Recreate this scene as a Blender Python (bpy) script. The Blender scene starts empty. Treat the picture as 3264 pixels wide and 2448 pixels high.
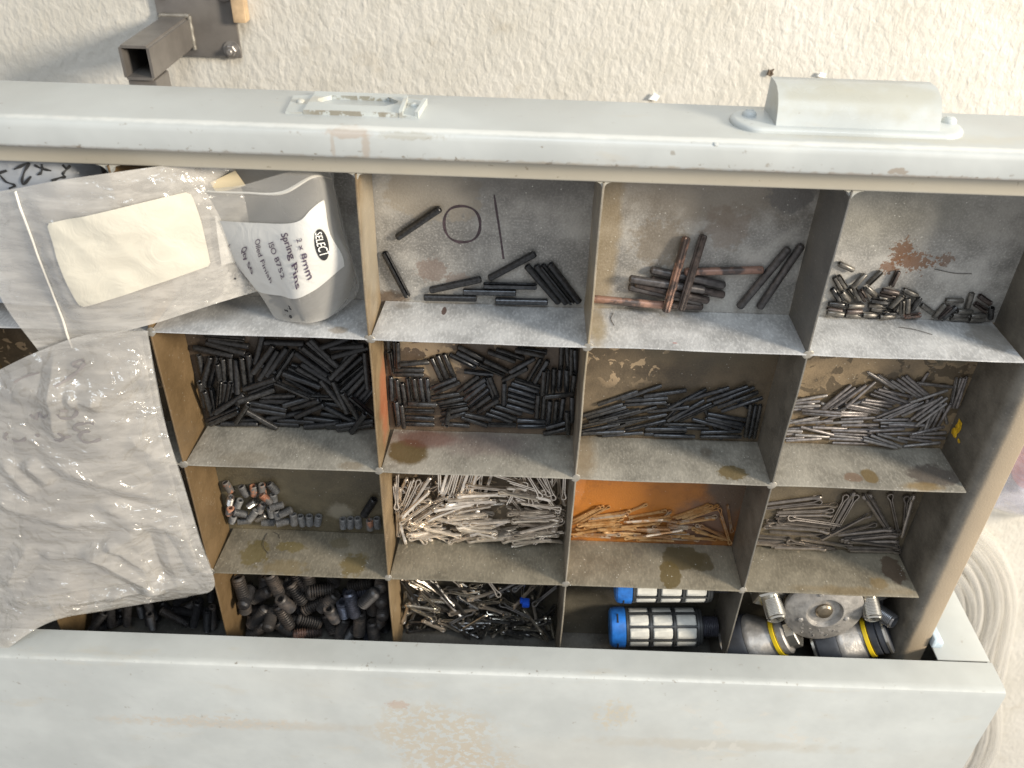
import bpy, bmesh, math, random
from mathutils import Vector, Matrix, noise
PI = math.pi
rnd = random.Random(11)
scene = bpy.context.scene
COL = scene.collection

# ---------------------------------------------------------------- camera, light, exposure
cam_d = bpy.data.cameras.new('camera')
cam = bpy.data.objects.new('camera', cam_d)
COL.objects.link(cam)
scene.camera = cam
cam_d.sensor_width = 36.0
cam_d.lens = 30.3816
cam_d.clip_start = 0.01
cam_d.clip_end = 50.0
cam_d.dof.use_dof = True
cam_d.dof.focus_distance = 0.435
cam_d.dof.aperture_fstop = 14.0
cam.matrix_world = Matrix(((0.9993835,-0.0350883,0.0012050,0.1663452),(0.0278305,0.8126569,0.5820775,0.2145399),(-0.0214034,-0.5816851,0.8131324,0.3306204),(0.0000000,0.0000000,0.0000000,1.0000000)))

world = bpy.data.worlds.new('World')
scene.world = world
world.use_nodes = True
bg = world.node_tree.nodes['Background']
bg.inputs[0].default_value = (0.96, 0.97, 1.0, 1)
bg.inputs[1].default_value = 0.50

def area_light(name, loc, target, size, size_y, energy, color):
    d = bpy.data.lights.new(name, 'AREA')
    d.shape = 'RECTANGLE'
    d.size, d.size_y, d.energy, d.color = size, size_y, energy, color
    o = bpy.data.objects.new(name, d)
    COL.objects.link(o)
    o.location = loc
    o.rotation_euler = (Vector(target) - Vector(loc)).to_track_quat('-Z', 'Y').to_euler()
    return o
area_light('workshop_lamp', (2.03, 0.69, 0.95), (0.2, -0.08, 0), 0.46, 0.40, 74, (1.0, 0.895, 0.745))
area_light('window_light', (0.35, 1.45, 0.95), (0.2, -0.05, -0.05), 1.2, 0.8, 13.0, (0.75, 0.87, 1.0))
scene.view_settings.view_transform = 'Standard'
scene.view_settings.look = 'None'
scene.view_settings.exposure = 0.32
scene.view_settings.gamma = 1.0
scene.cycles.max_bounces = 6
scene.cycles.transparent_max_bounces = 16

# ---------------------------------------------------------------- material helpers
class NT:
    def __init__(s, name):
        s.m = bpy.data.materials.new(name)
        s.m.use_nodes = True
        s.t = s.m.node_tree
        s.n, s.l = s.t.nodes, s.t.links
        s.p = s.n['Principled BSDF']
    def new(s, k, **kw):
        nd = s.n.new(k)
        for a, b in kw.items():
            setattr(nd, a, b)
        return nd
    def link(s, a, b): s.l.new(a, b)
    def val(s, sock, v):
        if hasattr(v, 'is_linked') or hasattr(v, 'links'): s.link(v, sock)
        else: sock.default_value = v
    def math(s, op, a, b=0.0, c=None, clamp=False):
        nd = s.new('ShaderNodeMath', operation=op, use_clamp=clamp)
        s.val(nd.inputs[0], a); s.val(nd.inputs[1], b)
        if c is not None: s.val(nd.inputs[2], c)
        return nd.outputs[0]
    def pos(s, obj=False):
        if obj: return s.new('ShaderNodeTexCoord').outputs['Object']
        return s.new('ShaderNodeNewGeometry').outputs['Position']
    def noise(s, vec, scale, detail=3, rough=.55, dist=0.0, kind='FBM', stretch=None):
        if stretch:
            mp = s.new('ShaderNodeMapping'); mp.inputs['Scale'].default_value = stretch
            s.link(vec, mp.inputs[0]); vec = mp.outputs[0]
        nd = s.new('ShaderNodeTexNoise', noise_type=kind)
        s.link(vec, nd.inputs['Vector'])
        nd.inputs['Scale'].default_value = scale; nd.inputs['Detail'].default_value = detail
        nd.inputs['Roughness'].default_value = rough; nd.inputs['Distortion'].default_value = dist
        return nd.outputs[0]
    def ramp(s, v, lo, hi, a=0.0, b=1.0, smooth=True):
        nd = s.new('ShaderNodeMapRange', interpolation_type='SMOOTHSTEP' if smooth else 'LINEAR')
        s.link(v, nd.inputs[0])
        for i, x in enumerate((lo, hi, a, b)): nd.inputs[i + 1].default_value = x
        return nd.outputs[0]
    def mix(s, fac, a, b, blend='MIX'):
        nd = s.new('ShaderNodeMix', data_type='RGBA', blend_type=blend)
        s.val(nd.inputs[0], fac)
        for sock, v in ((nd.inputs[6], a), (nd.inputs[7], b)):
            if isinstance(v, tuple): sock.default_value = (*v[:3], 1)
            else: s.link(v, sock)
        return nd.outputs[2]
    def bump(s, h, dist, strength=1.0, prev=None):
        nd = s.new('ShaderNodeBump')
        nd.inputs['Distance'].default_value = dist; nd.inputs['Strength'].default_value = strength
        s.link(h, nd.inputs['Height'])
        if prev is not None: s.link(prev, nd.inputs['Normal'])
        return nd.outputs[0]
    def blob(s, vec, c, r, edge=.25, nscale=120, namt=.8):
        a = s.new('ShaderNodeVectorMath', operation='SUBTRACT'); s.link(vec, a.inputs[0]); a.inputs[1].default_value = c
        b = s.new('ShaderNodeVectorMath', operation='DIVIDE'); s.link(a.outputs[0], b.inputs[0]); b.inputs[1].default_value = r
        l = s.new('ShaderNodeVectorMath', operation='LENGTH'); s.link(b.outputs[0], l.inputs[0])
        nz = s.noise(vec, nscale, 4, .6)
        d = s.math('ADD', l.outputs['Value'], s.math('MULTIPLY', s.math('SUBTRACT', nz, .5), namt))
        return s.ramp(d, 1.0 + edge, 1.0 - edge)
    def finish(s, color, rough=.5, metal=0.0, normal=None, spec=.5):
        p = s.p
        if isinstance(color, tuple): p.inputs['Base Color'].default_value = (*color[:3], 1)
        else: s.link(color, p.inputs['Base Color'])
        s.val(p.inputs['Roughness'], rough); s.val(p.inputs['Metallic'], metal)
        p.inputs['Specular IOR Level'].default_value = spec
        if normal is not None: s.link(normal, p.inputs['Normal'])
        return s.m

def m_simple(name, c, rough=.5, metal=0., nscale=0, namt=.2, bump=0., obj=True, spec=.5):
    t = NT(name)
    if not nscale: return t.finish(c, rough, metal, spec=spec)
    v = t.pos(obj)
    n = t.noise(v, nscale, 4)
    col = t.mix(t.ramp(n, .3, .7), tuple(x * (1 - namt) for x in c), tuple(min(1, x * (1 + namt)) for x in c))
    nb = t.bump(n, bump) if bump else None
    return t.finish(col, rough, metal, nb, spec)

def m_galv(name, base, metal=.45, rough=.42, grain=1.0, stains=(), dirt=.35, chips=None, speck=.5, tint=None):
    """weathered zinc sheet: fine streaky grain, mottling, oil stains given as (centre, radii, colour, amount, edge, nscale, namt)"""
    t = NT(name); v = t.pos()
    g1 = t.noise(v, 900, 3, .6, stretch=(1, 1, .45))
    g2 = t.noise(v, 45, 4, .6)
    g3 = t.noise(v, 260, 3, .6)
    col = t.mix(t.ramp(g2, .3, .72), tuple(x * (1 - dirt) for x in base), tuple(min(1, x * (1 + dirt * .35)) for x in base))
    col = t.mix(t.math('MULTIPLY', t.ramp(g1, .42, .72), .38 * grain), col, tuple(min(1, x * 1.55) for x in base))
    col = t.mix(t.math('MULTIPLY', t.ramp(g3, .45, .25), .45 * dirt), col, tuple(x * .45 for x in base))
    if tint:
        col = t.mix(t.math('MULTIPLY', t.ramp(t.noise(v, 22, 3), .35, .65), tint[1]), col, tint[0])
    if chips:
        cc, lo, sc, cpos, crad = chips
        f = t.ramp(t.noise(v, sc, 5, .55, .6), lo, lo + .02)
        if cpos: f = t.math('MULTIPLY', f, t.blob(v, cpos, crad, .3, 60, .8))
        col = t.mix(f, col, cc)
    for c, r, sc, amt, edge, nsc, namt in stains:
        col = t.mix(t.math('MULTIPLY', t.blob(v, c, r, edge, nsc, namt), amt), col, sc)
    if speck:
        vo = t.new('ShaderNodeTexVoronoi'); t.link(v, vo.inputs['Vector']); vo.inputs['Scale'].default_value = 420
        sp = t.math('MULTIPLY', t.ramp(vo.outputs['Distance'], .16, .06), t.ramp(t.noise(v, 150, 2), .5, .6))
        col = t.mix(t.math('MULTIPLY', sp, speck), col, (.8, .78, .70))
    rg = t.ramp(g2, .3, .7, rough - .08, rough + .14)
    b = t.bump(g1, .00022, .8)
    b = t.bump(g2, .0006, .5, b)
    return t.finish(col, rg, metal, b)

def m_paint(name, base, stains=(), patches=None, rough=.42):
    t = NT(name); v = t.pos()
    g = t.noise(v, 16, 4, .6); g2 = t.noise(v, 300, 3)
    col = t.mix(t.ramp(g, .3, .75), tuple(x * .86 for x in base), tuple(min(1, x * 1.04) for x in base))
    # grime: small scattered marks and long smears
    d1 = t.math('MULTIPLY', t.ramp(t.noise(v, 190, 3, .6), .66, .74), t.ramp(t.noise(v, 26, 2), .46, .6))
    col = t.mix(t.math('MULTIPLY', d1, .6), col, (.20, .17, .13))
    d2 = t.math('MULTIPLY', t.ramp(t.noise(v, 60, 5, .65, stretch=(.35, 1, 1)), .58, .72), .28)
    col = t.mix(d2, col, (.42, .37, .28))
    d3 = t.math('MULTIPLY', t.ramp(t.noise(v, 9, 3, .6, stretch=(.5, 1, 1)), .5, .75), .22)
    col = t.mix(d3, col, (.48, .45, .38))
    for c, r, sc, amt, edge, nsc, namt in stains:
        col = t.mix(t.math('MULTIPLY', t.blob(v, c, r, edge, nsc, namt), amt), col, sc)
    if patches:
        for (c, r, sc, lo, nsc) in patches:
            f = t.math('MULTIPLY', t.ramp(t.noise(v, nsc, 6, .62, .3), lo, lo + .05), t.blob(v, c, r, .35, 70, 1.0))
            col = t.mix(t.math('MULTIPLY', f, .8), col, sc)
    b = t.bump(g2, .00005, .6)
    b = t.bump(t.noise(v, 28, 3), .0009, .5, b)
    return t.finish(col, t.ramp(g, .3, .7, rough - .08, rough + .12), 0.0, b)

def m_poly(name, opac, tint=(.80, .80, .78), rough=.22, wr=(70, .0012), wr2=(400, .0002), ridged=True):
    """polythene film: part clear, part milky, glossy, finely creased"""
    t = NT(name); v = t.pos()
    n1 = t.noise(v, wr[0], 4, .55, .8)
    n2 = t.noise(v, wr[0] * 1.7, 3, .5, 1.2, kind='RIDGED_MULTIFRACTAL') if ridged else t.noise(v, wr[0] * 2, 3)
    n3 = t.noise(v, wr2[0], 4, .6, stretch=(.35, 1, 1))
    b = t.bump(n1, wr[1], .8)
    b = t.bump(n2, wr[1] * .35, .6, b)
    b = t.bump(n3, wr2[1], .7, b)
    col = t.mix(t.ramp(n1, .3, .7), tuple(x * .93 for x in tint), tint)
    t.finish(col, rough, 0.0, b, .6)
    t.p.inputs['Subsurface Weight'].default_value = 0.0
    tr = t.new('ShaderNodeBsdfTransparent'); tl = t.new('ShaderNodeBsdfTranslucent')
    t.link(col, tl.inputs[0]); t.link(b, tl.inputs['Normal'])
    mx0 = t.new('ShaderNodeMixShader'); mx0.inputs[0].default_value = .25
    t.link(t.p.outputs[0], mx0.inputs[1]); t.link(tl.outputs[0], mx0.inputs[2])
    lw = t.new('ShaderNodeLayerWeight'); lw.inputs['Blend'].default_value = .35; t.link(b, lw.inputs['Normal'])
    fac = t.math('ADD', t.math('MULTIPLY', lw.outputs['Facing'], .45), opac, clamp=True)
    mx = t.new('ShaderNodeMixShader')
    t.link(fac, mx.inputs[0]); t.link(tr.outputs[0], mx.inputs[1]); t.link(mx0.outputs[0], mx.inputs[2])
    out = t.n['Material Output']; t.link(mx.outputs[0], out.inputs[0])
    return t.m

def m_film(name, fac=.2, tint=(.78, .75, .69), rough=.13, wr=(60, .0075), fine=(380, .0009), gloss=.07):
    """clear creased film: mostly see-through, sharp glints on the creases"""
    t = NT(name); v = t.pos()
    n1 = t.noise(v, wr[0], 3, .5, 1.0); n2 = t.noise(v, wr[0] * 2.1, 3, .5, 1.5, kind='RIDGED_MULTIFRACTAL'); n3 = t.noise(v, fine[0], 4, .6, stretch=(.3, 1, 1))
    b = t.bump(n1, wr[1], .8); b = t.bump(n2, wr[1] * .40, .7, b); b = t.bump(n3, fine[1], .8, b)
    wk = t.bump(n1, wr[1] * .12, .8); wk = t.bump(n3, fine[1] * .25, .6, wk)
    n4 = t.noise(v, 210, 4, .65, .4, stretch=(.12, 1, 1))
    col = t.mix(t.ramp(n4, .36, .66), tuple(x * .74 for x in tint), tuple(min(1, x * 1.08) for x in tint))
    col = t.mix(t.math('MULTIPLY', t.ramp(n2, .55, .9), .35), col, tuple(min(1, x * 1.35) for x in tint))
    t.finish(col, .35, 0.0, wk, .3)
    gl = t.new('ShaderNodeBsdfGlossy'); gl.inputs['Roughness'].default_value = rough; t.link(b, gl.inputs['Normal']); gl.inputs[0].default_value = (1, .98, .95, 1)
    tr = t.new('ShaderNodeBsdfTransparent')
    m1 = t.new('ShaderNodeMixShader'); m1.inputs[0].default_value = fac
    t.link(tr.outputs[0], m1.inputs[1]); t.link(t.p.outputs[0], m1.inputs[2])
    lw = t.new('ShaderNodeLayerWeight'); lw.inputs['Blend'].default_value = .3; t.link(wk, lw.inputs['Normal'])
    fr = t.math('ADD', t.math('MULTIPLY', t.math('POWER', lw.outputs['Facing'], 2.0), .35), gloss, clamp=True)
    m2 = t.new('ShaderNodeMixShader'); t.link(fr, m2.inputs[0]); t.link(m1.outputs[0], m2.inputs[1]); t.link(gl.outputs[0], m2.inputs[2])
    t.link(m2.outputs[0], t.n['Material Output'].inputs[0])
    return t.m

# ---------------------------------------------------------------- mesh helpers
def mesh_from(name, verts, faces, smooth=30):
    me = bpy.data.meshes.new(name)
    me.from_pydata([tuple(v) for v in verts], [], faces)
    me.validate()
    if smooth:
        for p in me.polygons: p.use_smooth = True
        me.set_sharp_from_angle(angle=math.radians(smooth))
    return me
def fix(me):
    bm = bmesh.new(); bm.from_mesh(me); bmesh.ops.recalc_face_normals(bm, faces=bm.faces); bm.to_mesh(me); bm.free()
    return me
def put(name, me, mat=None, parent=None, mw=None):
    o = bpy.data.objects.new(name, me); COL.objects.link(o)
    if mat is not None and not me.materials: me.materials.append(mat)
    if parent is not None: o.parent = parent
    if mw is not None: o.matrix_local = mw
    return o
def tag(o, label, cat, group=None, kind=None):
    o['label'] = label; o['category'] = cat
    if group: o['group'] = group
    if kind: o['kind'] = kind
    return o
def empty(name, loc, label, cat, group=None):
    o = bpy.data.objects.new(name, None); COL.objects.link(o); o.empty_display_size = .01
    o.location = loc
    return tag(o, label, cat, group)
def shifted(me, loc):
    me.transform(Matrix.Translation(-Vector(loc))); return me
class MB:
    """collects shapes into one mesh"""
    def __init__(s): s.v, s.f = [], []
    def add(s, vs, fs):
        k = len(s.v); s.v += [Vector(v) for v in vs]; s.f += [tuple(i + k for i in f) for f in fs]
    def box(s, a, b, bev=0.0):
        bm = bmesh.new(); bmesh.ops.create_cube(bm, size=1)
        a, b = Vector(a), Vector(b)
        for v in bm.verts: v.co = Vector([(a[i] + b[i]) / 2 + v.co[i] * (b[i] - a[i]) for i in range(3)])
        if bev: bmesh.ops.bevel(bm, geom=bm.edges, offset=bev, segments=2, affect='EDGES', profile=.5)
        bm.verts.index_update()
        s.add([v.co.copy() for v in bm.verts], [[v.index for v in f.verts] for f in bm.faces]); bm.free()
        return s
    def lathe(s, prof, seg=20, mw=None, cap=True, phase=0):
        mw = mw or Matrix.Identity(4)
        vs = [mw @ Vector((r * math.cos(2 * PI * (k + phase) / seg), r * math.sin(2 * PI * (k + phase) / seg), h)) for r, h in prof for k in range(seg)]
        n = len(prof)
        fs = [(i * seg + k, i * seg + (k + 1) % seg, (i + 1) * seg + (k + 1) % seg, (i + 1) * seg + k) for i in range(n - 1) for k in range(seg)]
        if cap: fs += [tuple(range(seg - 1, -1, -1)), tuple((n - 1) * seg + k for k in range(seg))]
        s.add(vs, fs); return s
    def extrude(s, prof, axis, a, b):
        """closed 2D profile swept along axis ('x': prof=(y,z); 'y': prof=(x,z))"""
        n = len(prof); vs = []
        for t in (a, b):
            for p in prof: vs.append((t, p[0], p[1]) if axis == 'x' else (p[0], t, p[1]) if axis == 'y' else (p[0], p[1], t))
        fs = [(k, (k + 1) % n, n + (k + 1) % n, n + k) for k in range(n)] + [tuple(range(n)), tuple(range(2 * n - 1, n - 1, -1))]
        s.add(vs, fs); return s
    def tube(s, pts, r, seg=6, closed=False, cap=True, squash=None):
        pts = [Vector(p) for p in pts]; n = len(pts); up = Vector((0, 0, 1)); vs = []
        for i, p in enumerate(pts):
            a = pts[(i - 1) % n] if closed or i else pts[0]; b = pts[(i + 1) % n] if closed or i < n - 1 else pts[-1]
            t = (b - a).normalized(); sx = t.cross(up)
            if sx.length < 1e-4: sx = t.cross(Vector((0, 1, 0)))
            sx.normalize(); sy = sx.cross(t).normalized()
            rr = r[i] if isinstance(r, (list, tuple)) else r
            for k in range(seg):
                th = 2 * PI * k / seg; vs.append(p + sx * math.cos(th) * rr + sy * math.sin(th) * rr * (squash or 1))
        m = n if closed else n - 1
        fs = [(i * seg + k, i * seg + (k + 1) % seg, ((i + 1) % n) * seg + (k + 1) % seg, ((i + 1) % n) * seg + k) for i in range(m) for k in range(seg)]
        if cap and not closed: fs += [tuple(range(seg)), tuple((n - 1) * seg + k for k in range(seg - 1, -1, -1))]
        s.add(vs, fs); return s
    def mesh(s, name, smooth=30, origin=None):
        vs = s.v if origin is None else [v - Vector(origin) for v in s.v]
        return fix(mesh_from(name, vs, s.f, smooth))
    def obj(s, name, mat, parent=None, smooth=30):
        o0 = parent
        loc = Vector((0, 0, 0))
        while o0 is not None: loc += o0.location; o0 = o0.parent
        return put(name, s.mesh(name, smooth, loc), mat, parent)
def axis_mat(p, d, roll=0.0):
    """matrix taking local +Z to direction d at point p"""
    q = Vector(d).normalized().to_track_quat('Z', 'Y')
    return Matrix.Translation(Vector(p)) @ q.to_matrix().to_4x4() @ Matrix.Rotation(roll, 4, 'Z')
def cr(p, t):
    n = len(p) - 1; x = min(max(t * n, 0), n - 1e-9); i = int(x); f = x - i
    g = lambda k: p[k] if 0 <= k <= n else (p[0] * 2 - p[1] if k < 0 else p[n] * 2 - p[n - 1])
    a, b, c, d = g(i - 1), g(i), g(i + 1), g(i + 2)
    return .5 * ((2 * b) + (c - a) * f + (2 * a - 5 * b + 4 * c - d) * f * f + (3 * b - a - 3 * c + d) * f ** 3)
class Surf:
    """sheet through control points (mm), with wrinkles"""
    def __init__(s, grid, wr=0.0, sc=60, seed=0, crease=0.0, folds=()):
        s.folds = folds
        s.g = [[Vector(p) / 1000 for p in r] for r in grid]; s.wr, s.sc, s.seed, s.cz = wr, sc, seed, crease
    def base(s, a, b): return cr([cr(r, a) for r in s.g], b)
    def __call__(s, a, b, lift=0.0):
        p = s.base(a, b)
        w = min(1, 6 * min(a, 1 - a, b, 1 - b) + .25)
        q = Vector((p.x * s.sc, p.y * s.sc, s.seed))
        d = noise.noise(q) * s.wr + noise.noise(q * 2.3 + Vector((5, 3, 1))) * s.wr * .45
        if s.cz:
            d += s.cz * (.5 - abs(noise.noise(Vector((p.x * 26, p.y * 70, s.seed + 9))))) + s.cz * .8 * (.4 - abs(noise.noise(Vector((p.x * 60 + p.y * 40, p.y * 50, s.seed + 4)))))
        for ax, ay, bx, by, h, wd in s.folds:
            ux, uy = bx - ax, by - ay; l2 = ux * ux + uy * uy; f = ((p.x - ax) * ux + (p.y - ay) * uy) / l2
            if -.15 < f < 1.15:
                q2 = abs((p.x - ax) * uy - (p.y - ay) * ux) / l2 ** .5
                if q2 < wd: d += h * (1 - q2 / wd) * min(1, max(0, (f + .15) * 4)) * min(1, max(0, (1.15 - f) * 4))
        return p + Vector((0, 0, d * w + lift))
    def sheet(s, mb, nu, nv, lift=0.0, flip=False):
        vs = [s(i / nu, j / nv, lift) for j in range(nv + 1) for i in range(nu + 1)]
        fs = [(j * (nu + 1) + i, j * (nu + 1) + i + 1, (j + 1) * (nu + 1) + i + 1, (j + 1) * (nu + 1) + i) for j in range(nv) for i in range(nu)]
        mb.add(vs, fs)
    def strokes(s, mb, lines, w, lift):
        for ln in lines:
            pts = [s(a, b, lift) for a, b in ln]
            fine = [cr(pts, k / (len(pts) * 4)) for k in range(len(pts) * 4 + 1)] if len(pts) > 2 else pts
            vs, fs = [], []
            for i, p in enumerate(fine):
                t = (fine[min(i + 1, len(fine) - 1)] - fine[max(i - 1, 0)]); t.z = 0
                nrm = Vector((-t.y, t.x, 0)).normalized() * w * (.75 + .25 * math.sin(i * .9 + len(fine)))
                vs += [p + nrm, p - nrm]
            fs = [(2 * i, 2 * i + 1, 2 * i + 3, 2 * i + 2) for i in range(len(fine) - 1)]
            mb.add(vs, fs)

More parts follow.
